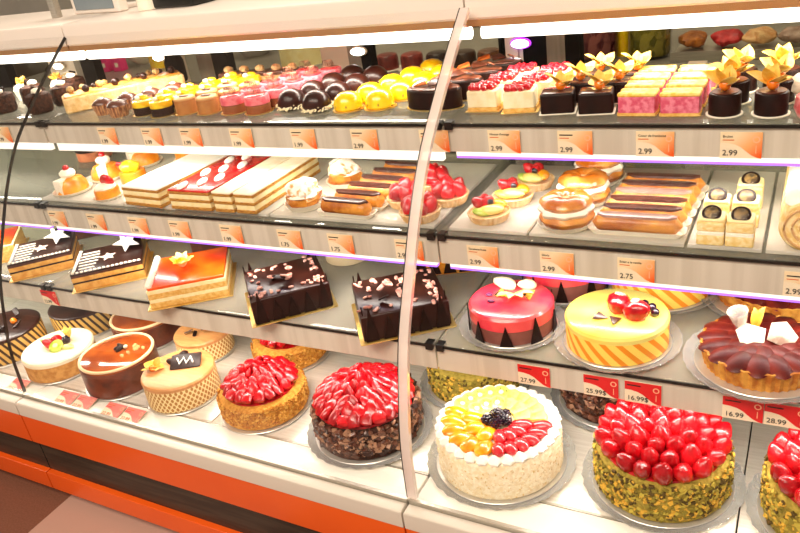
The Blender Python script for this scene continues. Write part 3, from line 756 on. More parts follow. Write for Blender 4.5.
for i in range(6):
    pr_ = e2 if i in (0, 3) else e1; p = (-.232 + .002 * i, 1.150 + .0365 * i, ZS)
    lab = f'{"pale mocha" if i in (0, 3) else "dark cocoa"} iced large eclair, {ORD[i]} in the row beside the choux rings'
    if pr_.name not in used: pr_.location = p; pr_['label'] = lab; used[pr_.name] = 1
    else: dup(pr_, p, 0, lab)

# --- tartlets
def straw_mesh():
    return MB().lathe([(.003, -.013), (.0105, -.011), (.0135, -.003), (.0115, .006), (.0065, .014), (.002, .0175)], 12, wob=lambda a, z: 1 + .05 * math.sin(3 * a)).mesh('strawberry', [M_straw])
ME_STRAW = straw_mesh()
def tart_shell(r, h):
    mb = MB(); n = 26; rr = []
    for (q, z) in ((r * .82, 0), (r, h), (r * .95, h + .001), (r * .9, h - .003)):
        rr.append([((q + (.0012 if j % 2 else -.0012)) * math.cos(PI * j / n), (q + (.0012 if j % 2 else -.0012)) * math.sin(PI * j / n), z) for j in range(2 * n)])
    return mb.rings(rr)
t = proto('strawberry_tartlet', 'tart', 'strawberry tartlets at the pale joint')
part('tart_shell', tart_shell(.037, .016), mat('pale_crust', '#e2b478', '#f0d0a0', sc=60, rough=.8, bump=.3), t)
for i in range(7):
    a = 2 * PI * i / 6; r = .021 if i < 6 else 0
    o = part('strawberry', ME_STRAW, None, t, (r * math.cos(a), r * math.sin(a), .026 + (.008 if i == 6 else 0)), (.5 * math.sin(a) * -1, -.5 * math.cos(a) * -1, a))
    o.scale = (1.0, 1.0, 1.0)
ls = ['frontmost, behind the pale joint', 'nearest the eclair ends', 'nearest the mixed fruit tartlets', 'rearmost']
for i, (x, y) in enumerate(((-.625, 1.153), (-.683, 1.213), (-.602, 1.235), (-.665, 1.30))):
    lab = f'glossy strawberry tartlet, {ls[i]}'
    if i == 0: t.location = (x, y, ZS); t['label'] = lab; t.scale = (1.06,) * 3
    else: dup(t, (x, y, ZS), i, lab).scale = (1.06,) * 3
t = proto('fruit_tartlet', 'tart', 'mixed fruit tartlets')
part('tart_shell', tart_shell(.035, .014), MATS['pale_crust'], t)
M_kiwi = mat('kiwi_slice', '#9ab82c', '#c8d860', sc=60, rough=.3, coat=.5)
M_peach = mat('peach_slice', '#e88e06', '#f8b420', sc=40, rough=.25, coat=.6, rnd=.1)
part('pear_slice', MB().ball(.022, .012, .008), mat('pear_yellow', '#ecd25c', '#f6e890', sc=40, rough=.3, coat=.5), t, (.008, -.008, .02), (0, 0, .4))
part('kiwi_slice', MB().ball(.016, .010, .006), M_kiwi, t, (-.006, -.016, .018), (0, .2, .2))
part('mango_slice', MB().ball(.018, .011, .008), M_peach, t, (.012, .012, .022), (0, 0, -.3))
for i, (x, y) in enumerate(((-.018, 0), (-.012, .014), (-.002, .004))):
    o = part('strawberry_half', ME_STRAW, None, t, (x, y, .028), (.7, -.5, i)); o.scale = (.75, .75, .75)
part('blueberry', MB().ball(.006), M_black, t, (.004, .0, .03))
ls = ['frontmost', 'middle one', 'rearmost']
for i, (x, y) in enumerate(((-.494, 1.168), (-.478, 1.250), (-.462, 1.332))):
    lab = f'mixed fruit tartlet with kiwi and berries, {ls[i]}'
    if i == 0: t.location = (x, y, ZS); t['label'] = lab; t.scale = (1.1,) * 3
    else: dup(t, (x, y, ZS), -.4 * i, lab).scale = (1.1,) * 3

# --- choux rings
t = proto('choux_ring', 'pastry', 'cream filled choux rings')
def ring_mb(R, r, h, z, lump=.12):
    mb = MB(); rr = []
    for i in range(28):
        a = 2 * PI * i / 28; q = 1 + lump * math.sin(8 * a) * .5 + lump * .6 * noise.noise(Vector((3 * math.cos(a), 3 * math.sin(a), z * 99)))
        rr.append([((R + r * q * math.cos(2 * PI * j / 12)) * math.cos(a), (R + r * q * math.cos(2 * PI * j / 12)) * math.sin(a), z + h * q * math.sin(2 * PI * j / 12)) for j in range(12)])
    rr.append(rr[0]); return mb.rings(rr, cap0=False, cap1=False)
part('lower_choux', ring_mb(.024, .022, .014, .016), M_choux, t)
part('cream_filling', ring_mb(.024, .021, .011, .030, .3), M_white, t)
part('upper_choux', ring_mb(.023, .021, .012, .042), mat('glazed_choux', '#b8600e', '#e8a048', sc=25, rough=.25, bump=.4, bsc=70, coat=.5), t)
part('centre_cream', MB().ball(.010, .010, .006), M_lbrown, t, (0, 0, .044))
part('paper_case', cup_mb(.042, .05, .01), M_paper, t)
t.location = (-.352, 1.168, ZS); t['label'] = 'golden choux ring with cream, frontmost of three'
dup(t, (-.35, 1.272, ZS), 1, 'golden choux ring with cream, middle of three')
dup(t, (-.348, 1.376, ZS), 2, 'golden choux ring with cream, rearmost of three')

# --- cream cubes with chocolate coin
t = proto('cream_cube_cake', 'cake', 'cream cubes with a chocolate coin')
part('lower_sponge', MB().slab(rrect(.036, .034, .003), 0, .016, .001), mat('pale_sponge', '#ecc878', '#f8e2a8', sc=120, rough=.9, bump=.6, bsc=200), t)
part('cream_layer', MB().slab(rrect(.0355, .0335, .003), .016, .022, .001), M_white, t)
part('upper_sponge', MB().slab(rrect(.036, .034, .003), .022, .038, .003), MATS['pale_sponge'], t)
part('cream_cap', MB().slab(rrect(.035, .033, .005), .038, .043, .003), mat('yellow_cream', '#fae8ac', rough=.6), t)
part('chocolate_coin', MB().lathe([(.0125, -.001), (.013, 0), (.012, .0015)], 24, m=0).lathe([(.009, .0016), (.008, .0021)], 16, m=1), [M_choc, mat('coin_gold', '#a08048', '#4a3820', sc=200, rough=.4)], t, (0, -.006, .0485), (.75, 0, 0))
for i, (x, y) in enumerate(((-.118, 1.142), (-.077, 1.142), (-.118, 1.214), (-.076, 1.214), (-.076, 1.290))):
    lab = 'cream cube cake with chocolate coin, ' + ['front one beside the eclairs', 'front one beside the rolled cake', 'middle one beside the eclairs', 'middle one beside the rolled cake', 'rearmost alone'][i]
    if i == 0: t.location = (x, y, ZS); t['label'] = lab; t.scale = (1.1, 1.1, 1.0)
    else: dup(t, (x, y, ZS), 0, lab).scale = (1.1, 1.1, 1.0)
# --- rolled cake
t = proto('rolled_cake', 'cake')
part('roll_body', MB().lathe([(.036, -.13), (.038, -.128), (.038, .128), (.036, .13)], 30, xf=T(0, 0, .038, rx=PI / 2)), MATS['pale_sponge'], t)
sp_ = [(.004 + .0046 * u) for u in range(1)]
mb = MB(); pts = []
for i in range(60):
    a = i * .3; r = .004 + .0017 * i * .3; pts.append((r * math.cos(a), -.1305, .038 + r * math.sin(a)))
mb.tube(pts, .002, 6); part('cream_spiral', mb, M_lbrown, t)
part('icing', MB().slab(rrect(.066, .255, .02, 6), .062, .08, .012), M_icing, t)
t.location = (.012, 1.255, ZS); t['label'] = 'white iced rolled sponge cake at the end of the middle shelf'

# ================================================================== lower shelf: square cakes on boards
def board(w, d, name='cake_board', m=None):
    mb = MB(); mb.slab(rrect(w, d, .003), 0, .0018, .0006); return mb
def sq_cake(loc, yaw, w, d, h, label, name, style, blabel):
    bo = part('cake_board', board(w + .016, d + .016), M_gold); bo.location = (loc[0], loc[1], S3 + .0006); bo.rotation_euler = (0, 0, yaw); tag(bo, blabel, 'cake board')
    t = thing(name, label, 'cake', (loc[0], loc[1], S3 + .0027), yaw)
    style(t, w, d, h); return t
M_almond = mat('joconde_side', '#d4943c', '#e6b05a', sc=60, rough=.8, bump=.3)
def star_pts(r, n=5): return [((r if i % 2 == 0 else r * .45) * math.cos(PI * i / n + PI / 2), (r if i % 2 == 0 else r * .45) * math.sin(PI * i / n + PI / 2)) for i in range(2 * n)]
def star_mb(r, h=.002): return MB().rings([[(x, y, 0) for x, y in star_pts(r)], [(x, y, h) for x, y in star_pts(r)]])
def st_star(t, w, d, h):
    z = 0
    for i, (nm, f, m) in enumerate((('sponge_layer', .40, M_almond), ('chocolate_layer', .10, M_choc), ('sponge_layer', .26, M_almond), ('chocolate_layer', .12, M_chocm))):
        part(nm, MB().slab(rrect(w, d, .002), z, z + h * f, .0004), m, t); z += h * f
    part('dark_glaze', MB().slab(rrect(w, d, .003), z, h, .002), M_glaze, t)
    mb = MB()
    for i in range(16):
        for (x, y, l) in ((-w / 2 + .006, -d / 2 + .006 + i * (d - .012) / 15, 1), (-w / 2 + .006 + i * (w - .012) / 15, -d / 2 + .006, 1)):
            mb.ball(.0045, .0045, .003, c=(x, y, h), n=8, k=4)
    part('cream_piping', mb, M_white, t, kind='stuff')
    for i in range(6): part('cream_stroke', MB().slab(rrect(.05 - .004 * abs(i - 3), .0045, .002), h, h + .0018, .0006), M_white, t, (-w / 2 + .036, -d / 2 + .024 + i * .019, 0))
    part('white_star', star_mb(.034), mat('white_choc', '#fffdf6', rough=.4), t, (w * .26, d * .2, h + .016), (.5, -.12, .5))
    part('pale_star', star_mb(.02), mat('white_choc2', '#e8d0c0', rough=.4), t, (.0, -.012, h + .003), (.1, 0, .2))
    part('chocolate_shard', MB().slab([(-.02, -.002), (.02, -.002), (.02, .002), (-.02, .002)], 0, .03, .0006), M_choc, t, (w * .33, d * .38, h), (.2, 0, .6))
YA = math.radians(44)
sq_cake((-1.758, 1.143), YA, .156, .145, .044, 'square star topped dark layered cake, nearer the thin dark joint', 'star_cake', st_star, 'gold board under the star cake nearer the dark joint')
sq_cake((-1.507, 1.143), math.radians(40), .168, .150, .044, 'square star topped dark layered cake, beside the orange glazed cake', 'star_cake', st_star, 'gold board under the star cake beside the orange cake')
M_oglz = mat('orange_mirror', '#d83406', '#ee6010', sc=9, rough=.25, coat=.3)
def st_orange(t, w, d, h):
    z = 0
    for i in range(4):
        part('sponge_layer' if i % 2 == 0 else 'cream_layer', MB().slab(rrect(w, d, .002), z, z + h * (.26 if i % 2 == 0 else .17), .0004), M_sponge if i % 2 == 0 else M_cust, t); z += h * (.26 if i % 2 == 0 else .17)
    part('orange_glaze', MB().slab(rrect(w - .004, d - .004, .003), z, h, .002), M_oglz, t)
    for i in range(13): part('cream_rosette', MB().ball(.008, .007, .007, amp=.2, fr=120, n=10, k=6), M_white, t, (-w / 2 + .006, -d / 2 + .008 + i * (d - .016) / 12, h + .003))
    f = MB()
    for i in range(9): leaf(f, .024, .016, 0, .006, T(0, 0, 0, rz=2 * PI * i / 9, ry=-.4 - .4 * (i % 2)))
    fo = part('yellow_flower', f, mat('flower_yellow', '#f8d428', '#fff090', sc=40, rough=.5), t, (-.010, -.008, h + .006), smooth=60); fo.scale = (1.45,) * 3
    part('flower_heart', MB().ball(.007), mat('flower_white', '#fff8c8', rough=.5), fo, (0, 0, .007))
sq_cake((-1.229, 1.127), math.radians(35.5), .174, .165, .05, 'square orange glazed layer cake with a yellow flower', 'orange_glazed_cake', st_orange, 'gold board under the orange glazed flower cake')
sq_cake((-1.99, 1.15), YA, .15, .15, .045, 'square orange glazed cake beyond the thin dark joint', 'orange_glazed_cake', lambda t, w, d, h: (part('cake_body', MB().slab(rrect(w, d, .003), 0, h - .006, .001), M_sponge, t), part('orange_glaze', MB().slab(rrect(w - .012, d - .012, .003), h - .006, h, .002), M_oglz, t), part('cream_border', MB().slab(rrect(w, d, .003), h - .0059, h - .003, .001), M_cust, t)), 'gold board under the orange cake beyond the joint')
def st_dark(t, w, d, h):
    part('cake_body', MB().slab(rrect(w, d, .004), 0, h, .004), M_glaze, t)
    for s_ in range(4):
        for i in range(5):
            u = -.4 + .2 * i; hh = h * (.86 if 0 < i < 4 else 1.3); ww = .013
            q = MB().add([(-ww, -.0012, 0), (ww, -.0012, 0), (.001, -.0012, hh), (-.001, -.0012, hh), (-ww, .0012, 0), (ww, .0012, 0), (.001, .0012, hh), (-.001, .0012, hh)],
                         [(0, 1, 2, 3), (7, 6, 5, 4), (0, 4, 5, 1), (1, 5, 6, 2), (2, 6, 7, 3), (3, 7, 4, 0)])
            a = s_ * PI / 2; ca, sa = math.cos(a), math.sin(a); x, y = u * w, -(d / 2 + .002)
            part('chocolate_triangle', q, M_choc, t, (x * ca - y * sa, x * sa + y * ca, .001), (0, 0, a), smooth=0)
    M_curl = mat('pink_curl', '#a06050', '#dca898', sc=90, rough=.4)
    mb = MB()
    for i in range(46):
        e = R_(); s_ = int(R_() * 4); u = R_() - .5; x, y = ((u, -.42 + .1 * R_()), (.42 - .1 * R_(), u), (u, .42 - .1 * R_()), (-.42 + .1 * R_(), u))[s_]
        mb.slab(rrect(.011, .007, .003), 0, .003, .001, xf=T(x * w, y * d, h + .001, rz=R_() * 6, ry=R_() - .5))
    part('curl_border', mb, M_curl, t, kind='stuff')
    for i in range(9): part('chocolate_curl', MB().slab(rrect(.022, .012, .004), 0, .003, .001), M_curl if i % 3 else M_choc, t, (-.02 + .016 * (R_() * 3 - 1), -.024 + .014 * (R_() * 3 - 1), h + .003 + .002 * i), (.5 * R_(), .5 * R_(), R_() * 6))
sq_cake((-.955, 1.124), math.radians(43), .165, .155, .054, 'square dark chocolate cake with triangle shards, beside the orange glazed cake', 'chocolate_shard_cake', st_dark, 'gold board under the dark cake beside the orange cake')
sq_cake((-.681, 1.122), math.radians(36.5), .170, .155, .054, 'square dark chocolate cake with triangle shards, behind the pale glass joint', 'chocolate_shard_cake', st_dark, 'gold board under the dark cake behind the pale joint')
# behind them
M_crumbp = mat('pinkish_crumb', '#a86450', '#dca890', sc=70, rough=.7, bump=1, bsc=120)
def slabcake(x, y, w, d, h, rz, label):
    t = thing('crumb_cake', label, 'cake', (x, y, S3 + ZT), rz)
    part('cake_body', MB().slab(rrect(w, d, .004), 0, h - .012, .002), M_chocm, t); mb = MB()
    mb.slab(rrect(w, d, .006), h - .012, h - .003, .004)
    for i in range(60): mb.slab(rrect(.016, .01, .003), 0, .004, .001, xf=T((R_() - .5) * w * .9, (R_() - .5) * d * .9, h - .004 + .002 * R_(), rz=R_() * 6, ry=.5 * (R_() - .5)))
    part('crumb_topping', mb, M_crumbp, t)
slabcake(-1.80, 1.37, .15, .13, .088, .7, 'pinkish crumb topped cake behind the star cake near the dark joint')
slabcake(-1.33, 1.37, .16, .14, .088, .6, 'pinkish crumb topped cake behind the orange glazed flower cake')
t = thing('lemon_loaf', 'pale yellow log cake behind the second star cake', 'cake', (-1.555, 1.345, S3 + ZT), .75)
part('loaf_body', MB().lathe([(.043, -.08), (.045, -.078), (.045, .078), (.043, .08)], 26, xf=T(0, 0, .045, ry=PI / 2)), mat('pale_lemon', '#e8b454', '#f6d890', sc=60, rough=.6), t)
part('icing', MB().slab(rrect(.15, .06, .02, 5), .076, .092, .008), M_cust, t)
t = thing('white_cream_cake', 'round white cream cake at the back beside the orange slab', 'cake', (-.935, 1.345, S3 + ZT))
part('cake_body', MB().lathe(cyl_prof(.055, .055, .006), 36), mat('cream_side', '#dcc8a0', rough=.6), t); part('cream_disc', MB().lathe([(.05, .055), (.05, .058), (.046, .06)], 32), M_cust, t)
t = thing('orange_slab_cake', 'orange slab cake with chocolate points at the back behind the joint', 'cake', (-.695, 1.36, S3 + ZT), .4)
part('cake_body', MB().slab(rrect(.15, .13, .004), 0, .055, .004), M_brio, t)
for i in range(4): part('chocolate_triangle', MB().add([(-.014, -.0012, 0), (.014, -.0012, 0), (0, -.0012, .05), (-.014, .0012, 0), (.014, .0012, 0), (0, .0012, .05)], [(0, 1, 2), (5, 4, 3), (0, 3, 4, 1), (1, 4, 5, 2), (2, 5, 3, 0)]), M_choc, t, (-.05 + .033 * i, -.068, .005), smooth=0)

# ------------------------------------------------------------------ plates for round cakes
def plate(x, y, z, r, label, clear=True, group=None):
    t = thing('cake_plate', label, 'cake plate', (x, y, z + .0006))
    part('card_disc', MB().lathe([(r, .0), (r + .001, .001), (r, .002)], 48), M_silver, t, (0, 0, .0022))
    if clear:
        part('clear_rim', MB().lathe([(r + .004, 0), (r + .014, .004), (r + .018, .009), (r + .0165, .0095), (r + .012, .0055), (r + .002, .002), (.01, .002), (.01, 0)], 64, wob=lambda a, zz: 1 + .012 * math.sin(28 * a) * (zz > .003)), M_clear, t)
    return z + .0052
def topz(z): return z

# --- pink cakes
M_pinkg = mat('pink_mirror', '#f03048', '#f85a58', sc=14, rough=.25, coat=.3)
def pink_cake(x, y, r, h, z, label, plabel, deco=True, rz=0):
    zz = plate(x, y, z, r + .005, plabel)
    t = thing('pink_glazed_cake', label, 'cake', (x, y, zz), rz)
    part('chocolate_layer', MB().lathe(cyl_prof(r, h * .52, .001), 48), mat('mauve_base', '#7a4238', '#8c5246', sc=30, rough=.5), t)
    part('pink_glaze', MB().lathe([(r + .001, h * .52), (r + .0012, h * .7), (r + .001, h * .9), (r - .003, h * .98), (r - .008, h), (r * .5, h + .0005)], 48), M_pinkg, t)
    for i in range(9):
        a = 2 * PI * i / 9 + .2; ww, hh = .0125, h * (.95 if i % 2 else .75)
        part('chocolate_triangle', MB().add([(-ww, -.001, 0), (ww, -.001, 0), (0, -.001, hh), (-ww, .001, 0), (ww, .001, 0), (0, .001, hh)], [(0, 1, 2), (5, 4, 3), (0, 3, 4, 1), (1, 4, 5, 2), (2, 5, 3, 0)]), M_choc, t, ((r + .003) * math.sin(a), -(r + .003) * math.cos(a), .0005), (0, 0, a), smooth=0)
    if deco:
        part('cream_curl', MB().ball(.026, .014, .011, amp=.25, fr=60), mat('ivory_choc', '#f6e4c0', rough=.5), t, (-.022, .036, h + .010), (0, 0, -.25))
        part('cream_curl', MB().ball(.018, .011, .010, amp=.25, fr=60), MATS['ivory_choc'], t, (.018, .042, h + .009), (0, 0, .3))
        f = MB()
        for i in range(4): leaf(f, .05, .017, 0, .010, T(0, 0, 0, rz=-1.9 + .5 * i, ry=-.15))
        part('apricot_curl', f, mat('apricot_curl', '#f0a848', '#f8d088', sc=40, rough=.4), t, (.002, .012, h + .004), smooth=60)
        for (xx, yy, rr) in ((-.022, .006, .5), (.03, .016, -.5)):
            part('patterned_plaque', MB().slab([(-.014, -.009), (.014, -.012), (.004, .012)], 0, .0016, .0004), mat('plaque_gold', '#2a1a10', '#e0b040', sc=140, rough=.35), t, (xx, yy, h + .006), (.3, .2, rr))
        part('violet', MB().ball(.007, .006, .003), mat('violet_petal', '#5a1848', rough=.5), t, (-.042, .0, h + .003)); part('violet', MB().ball(.008, .004, .003), MATS['violet_petal'], t, (-.03, -.022, h + .003))
    return t
pink_cake(-.454, 1.137, .077, .054, S3, 'round pink glazed cake with ivory curls at the shelf front', 'clear plate under the front pink cake')
pink_cake(-.405, 1.315, .082, .062, S3, 'round pink glazed cake at the back behind the decorated one', 'clear plate under the rear pink cake', False)

# --- yellow cakes
def stripe_mat():
    m = mat('striped_jaconde', '#f08a10', rough=.5, coat=.2); nt = m.node_tree; N = nt.nodes; L = nt.links
    tc = N.new('ShaderNodeTexCoord'); sp = N.new('ShaderNodeSeparateXYZ'); L.new(tc.outputs['Object'], sp.inputs[0])
    def mm(op, a, bb):
        n = N.new('ShaderNodeMath'); n.operation = op
        for i, q in enumerate((a, bb)):
            if isinstance(q, (int, float)): n.inputs[i].default_value = q
            else: L.new(q, n.inputs[i])
        return n.outputs[0]
    ang = mm('ARCTAN2', sp.outputs[1], sp.outputs[0]); ph = mm('ADD', mm('MULTIPLY', ang, 10 / PI), mm('MULTIPLY', sp.outputs[2], 34))
    ab = mm('GREATER_THAN', mm('FRACT', ph, 0), .42)
    mx = N.new('ShaderNodeMix'); mx.data_type = 'RGBA'; L.new(ab, mx.inputs[0]); mx.inputs[6].default_value = lin('#f09018'); mx.inputs[7].default_value = lin('#fbd860')
    L.new(mx.outputs[2], N['Principled BSDF'].inputs['Base Color']); return m
M_stripe = stripe_mat(); M_ytop = mat('yellow_mirror', '#fcdf5c', '#fdec80', sc=10, rough=.3, coat=.25)
def yellow_cake(x, y, r, h, label, plabel, deco):
    zz = plate(x, y, S3, r + .004, plabel); t = thing('yellow_striped_cake', label, 'cake', (x, y, zz))
    part('striped_side', MB().lathe(cyl_prof(r, h * .74, .0006), 64), M_stripe, t)
    part('yellow_glaze', MB().lathe([(r, h * .74), (r + .001, h * .88), (r - .002, h * .97), (r - .007, h), (r * .4, h + .0005)], 64), M_ytop, t)
    if deco:
        for (xx, yy, c_) in ((.002, .006, 1), (.036, -.010, 1)):
            o = part('strawberry_half', ME_STRAW, None, t, (xx, yy, h + .012), (1.1, .2, xx * 30)); o.scale = (1.55, 1.55, 1.4)
            part('pale_seed_patch', MB().ball(.007, .006, .004), mat('straw_heart', '#e8c890', '#c83038', sc=200, rough=.4), o, (0, .0095, .002), (-1.1, 0, 0))
        for (xx, yy) in ((.056, .016), (.064, .0), (.042, .024)): part('blueberry', MB().ball(.0075), M_black, t, (xx, yy, h + .007))
        for (xx, yy, rr) in ((-.022, -.028, .4), (.004, -.034, 1.2)): part('chocolate_triangle', MB().slab([(-.014, -.007), (.014, -.005), (.0, .011)], 0, .0016, .0004), M_chocm, t, (xx, yy, h + .004), (.3, .1, rr))
    return t
yellow_cake(-.262, 1.132, .086, .055, 'round yellow cake with orange stripes and berries at the shelf front', 'clear plate under the front yellow striped cake', True)
yellow_cake(-.225, 1.335, .09, .06, 'round yellow cake with orange stripes at the back', 'clear plate under the rear yellow striped cake', False)

# --- dark fruit tarts
M_tcrust = mat('fluted_crust', '#b8681a', '#e0a040', sc=50, rough=.7, bump=.4)
glass('tart_cone', tint='#f4ece4', refl=.6, ior=1.4, white=.15)
M_plum = mat('plum_glaze', '#54120e', '#7a2418', sc=24, rough=.45, coat=.05, rnd=.15, spec=.3)
def fruit_tart(x, y, r, h, label, plabel, deco):
    zz = plate(x, y, S3, r + .008, plabel); t = thing('dark_fruit_tart', label, 'tart', (x, y, zz))
    n = 44; rr = []
    for (q, z) in ((r * .93, 0), (r, h), (r * .97, h + .001), (r * .93, h - .004)):
        rr.append([((q + (.0014 if j % 2 else -.0014)) * math.cos(PI * j / n), (q + (.0014 if j % 2 else -.0014)) * math.sin(PI * j / n), z) for j in range(2 * n)])
    part('fluted_crust', MB().rings(rr), M_tcrust, t)
    pm = MB().ball(.030, .021, .007, n=14, k=6).mesh('plum_slice', [M_plum])
    for ring, (q, cnt) in enumerate(((r * .74, 16), (r * .5, 11), (r * .25, 6))):
        for i in range(cnt):
            a = 2 * PI * (i + .5 * ring) / cnt; o = part('plum_slice', pm, None, t, (q * math.cos(a), q * math.sin(a), h + .001 + .0015 * ring), (0, .14, a)); o.scale = (1, .95, 1)
    part('glaze_bed', MB().lathe([(r * .92, h - .005), (r * .92, h - .001)], 40), M_plum, t)
    if deco:
        part('white_plaque', MB().slab([(-.02, -.014), (.014, -.022), (.024, .008), (-.004, .022), (-.022, .012)], 0, .0018, .0005), mat('ivory_plaque', '#f6ecd8', rough=.4), t, (-.016, -.008, h + .016), (.5, -.1, .3)).scale = (.95,) * 3
        part('white_plaque', MB().slab([(-.02, -.018), (.02, -.018), (.026, .008), (.0, .024), (-.022, .012)], 0, .0018, .0005), mat('marbled_plaque', '#e8d8c4', '#a08070', sc=30, rough=.35), t, (.026, -.004, h + .02), (.8, .5, .2)).scale = (.95,) * 3
        part('gold_leaf_curl', leaf(leaf(MB(), .04, .02, 0, .01, T(0, 0, 0, rz=.6, ry=-1)), .036, .02, 0, .01, T(0, 0, 0, rz=2.2, ry=-1.1)), mat('gold_curl', '#e0a030', '#f4cc60', sc=30, rough=.3, metal=.3), t, (-.012, .02, h + .010), smooth=60)
        part('plastic_cone', MB().lathe([(.004, 0), (.016, .045), (.0155, .045), (.0035, 0)], 20, cap0=False, cap1=False), MATS['tart_cone'], t, (-.03, .01, h + .008), (.2, -.2, 0))
    return t
fruit_tart(-.034, 1.124, .091, .034, 'dark plum coloured fruit tart with white plaques at the shelf front', 'clear plate under the front dark fruit tart', True)
fruit_tart(-.020, 1.352, .113, .030, 'plain dark plum coloured fruit tart at the back', 'clear plate under the rear dark fruit tart', False)

# ================================================================== deck cakes
def crumbs(t, r, h, n, m, size=.006, top=True, zlo=.008):
    zlo = max(zlo, size * 1.25)
    mb = MB()
    for i in range(n):
        a = R_() * 2 * PI; z = zlo + R_() * (h - zlo); s_ = size * (.6 + .8 * R_())
        q = r + .001 * R_()
        mb.box(-s_ / 2, s_ / 2, -s_ * .22, s_ * .3, -s_ * .35, s_ * .35, m=int(R_() * len(m)), xf=T(q * math.cos(a), q * math.sin(a), z, rz=a + PI / 2 + (R_() - .5) * 1.2, rx=(R_() - .5) * 1.4, ry=(R_() - .5) * 1.6))
    part('crumb_coating', mb, m, t, smooth=0, kind='stuff')
def straw_cake(x, y, r, h, body, coat, label, plabel, rings, sliced=False, ncr=900, csize=.006, rz=0, clear=True, sscale=1.25):
    zz = plate(x, y, DK, r + .006, plabel, clear); t = thing('strawberry_cake', label, 'cake', (x, y, zz), rz)
    part('cake_body', MB().lathe([(r - .004, 0), (r - .001, .003), (r, h * .5), (r - .002, h - .006), (r - .010, h), (r * .5, h + .002)], 56, wob=lambda a, z: 1 + .012 * noise.noise(Vector((4 * math.cos(a), 4 * math.sin(a), 60 * z)))), body, t)
    crumbs(t, r, h, ncr, coat, csize)
    q0 = rings[0][0]
    part('strawberry_jelly', MB().lathe([(q0 * 1.08, h - .003), (q0 * 1.05, h + .003), (q0 * .8, h + .012), (q0 * .4, h + .024), (q0 * .1, h + .028)], 40), mat('red_gel', '#9c0410', '#c01018', sc=60, rough=.15, coat=.7), t)
    for k, (q, cnt) in enumerate(rings):
        for i in range(cnt):
            a = 2 * PI * (i + .37 * k + .3 * (R_() - .5)) / cnt; dome = .026 * (1 - (q / r) ** 2)
            o = part('strawberry', ME_STRAW, None, t, (q * math.cos(a), q * math.sin(a), h + .008 + dome), ((R_() - .5) * .7, (.55 if not sliced else -1.0) * min(1, q / r * 1.4) + (.5 if not sliced else .9) * (R_() - .5), a + (.6 if not sliced else 1.5) * (R_() - .5)))
            s_ = sscale * (.9 + .25 * R_()); o.scale = (s_ * (.6 if sliced else 1), s_, s_)
    return t
M_pist = [mat('pistachio', '#857522', rough=.8), mat('pistachio_light', '#b8a23c', rough=.8), mat('pistachio_dark', '#56420f', rough=.8), mat('nut_gold', '#d8a838', rough=.8)]
M_pistb = mat('pistachio_base', '#927e2a', '#ae963c', sc=140, rough=.9, bump=.8)
M_nut = [mat('nut_a', '#c88428', rough=.8), mat('nut_b', '#e0a848', rough=.8), mat('nut_c', '#b06c18', rough=.8)]
M_nutb = mat('nut_base', '#c07c24', '#d89c40', sc=140, rough=.9, bump=.8)
M_chf = [M_chocm, mat('flake_brown', '#6a3c28', rough=.45, coat=.3), mat('flake_dark', '#32170e', rough=.4, coat=.3), mat('flake_pale', '#a87c60', rough=.5)]
RG = lambda r: ((r * .84, 18), (r * .62, 14), (r * .40, 9), (r * .2, 4), (0, 1))
straw_cake(-.174, 1.070, .112, .077, M_pistb, M_pist, 'strawberry cake with green pistachio crumb side, whole and in full view', 'clear plate under the whole strawberry pistachio cake', RG(.112), ncr=1500, csize=.0065)
straw_cake(.098, 1.065, .112, .077, M_pistb, M_pist, 'strawberry cake with green pistachio crumb side, cut by the frame edge', 'clear plate under the strawberry pistachio cake at the frame edge', RG(.112), ncr=1100, csize=.0065, rz=1)
straw_cake(-.750, 1.040, .108, .073, M_rough, M_chf, 'strawberry cake with dark chocolate flake side at the pale joint', 'clear plate under the strawberry chocolate flake cake', ((.108 * .86, 25), (.108 * .69, 20), (.108 * .52, 15), (.108 * .34, 10), (.108 * .16, 4)), True, 1000, .011, sscale=1.08)
straw_cake(-1.020, 1.040, .097, .052, M_nutb, M_nut, 'strawberry cake with golden nut crumb side at the deck front', 'silver board under the front golden strawberry cake', ((.097 * .76, 20), (.097 * .58, 15), (.097 * .4, 11), (.097 * .2, 5), (0, 1)), True, 1100, .005, clear=False, sscale=.95)
straw_cake(-1.085, 1.240, .092, .050, M_nutb, M_nut, 'strawberry cake with golden nut crumb side at the back', 'silver board under the rear golden strawberry cake', ((.092 * .68, 16), (.092 * .46, 11), (.092 * .22, 5)), True, 700, .005, clear=False, rz=2, sscale=1.1)
straw_cake(-.304, 1.280, .103, .070, M_rough, M_chf, 'strawberry cake with chocolate flake side at the back behind the fruit cake', 'clear plate under the rear chocolate flake cake', ((.105 * .7, 12), (.105 * .38, 7)), True, 700, .010, rz=2)
# pistachio cake behind fruit cake
zz = plate(-.60, 1.255, DK, .105, 'clear plate under the pistachio crumb cake')
t = thing('pistachio_cake', 'plain pistachio crumb cake at the back behind the fruit cake', 'cake', (-.60, 1.255, zz))
part('cake_body', MB().lathe(cyl_prof(.1, .07, .008), 48), M_pistb, t); crumbs(t, .1, .07, 900, M_pist, .0065)

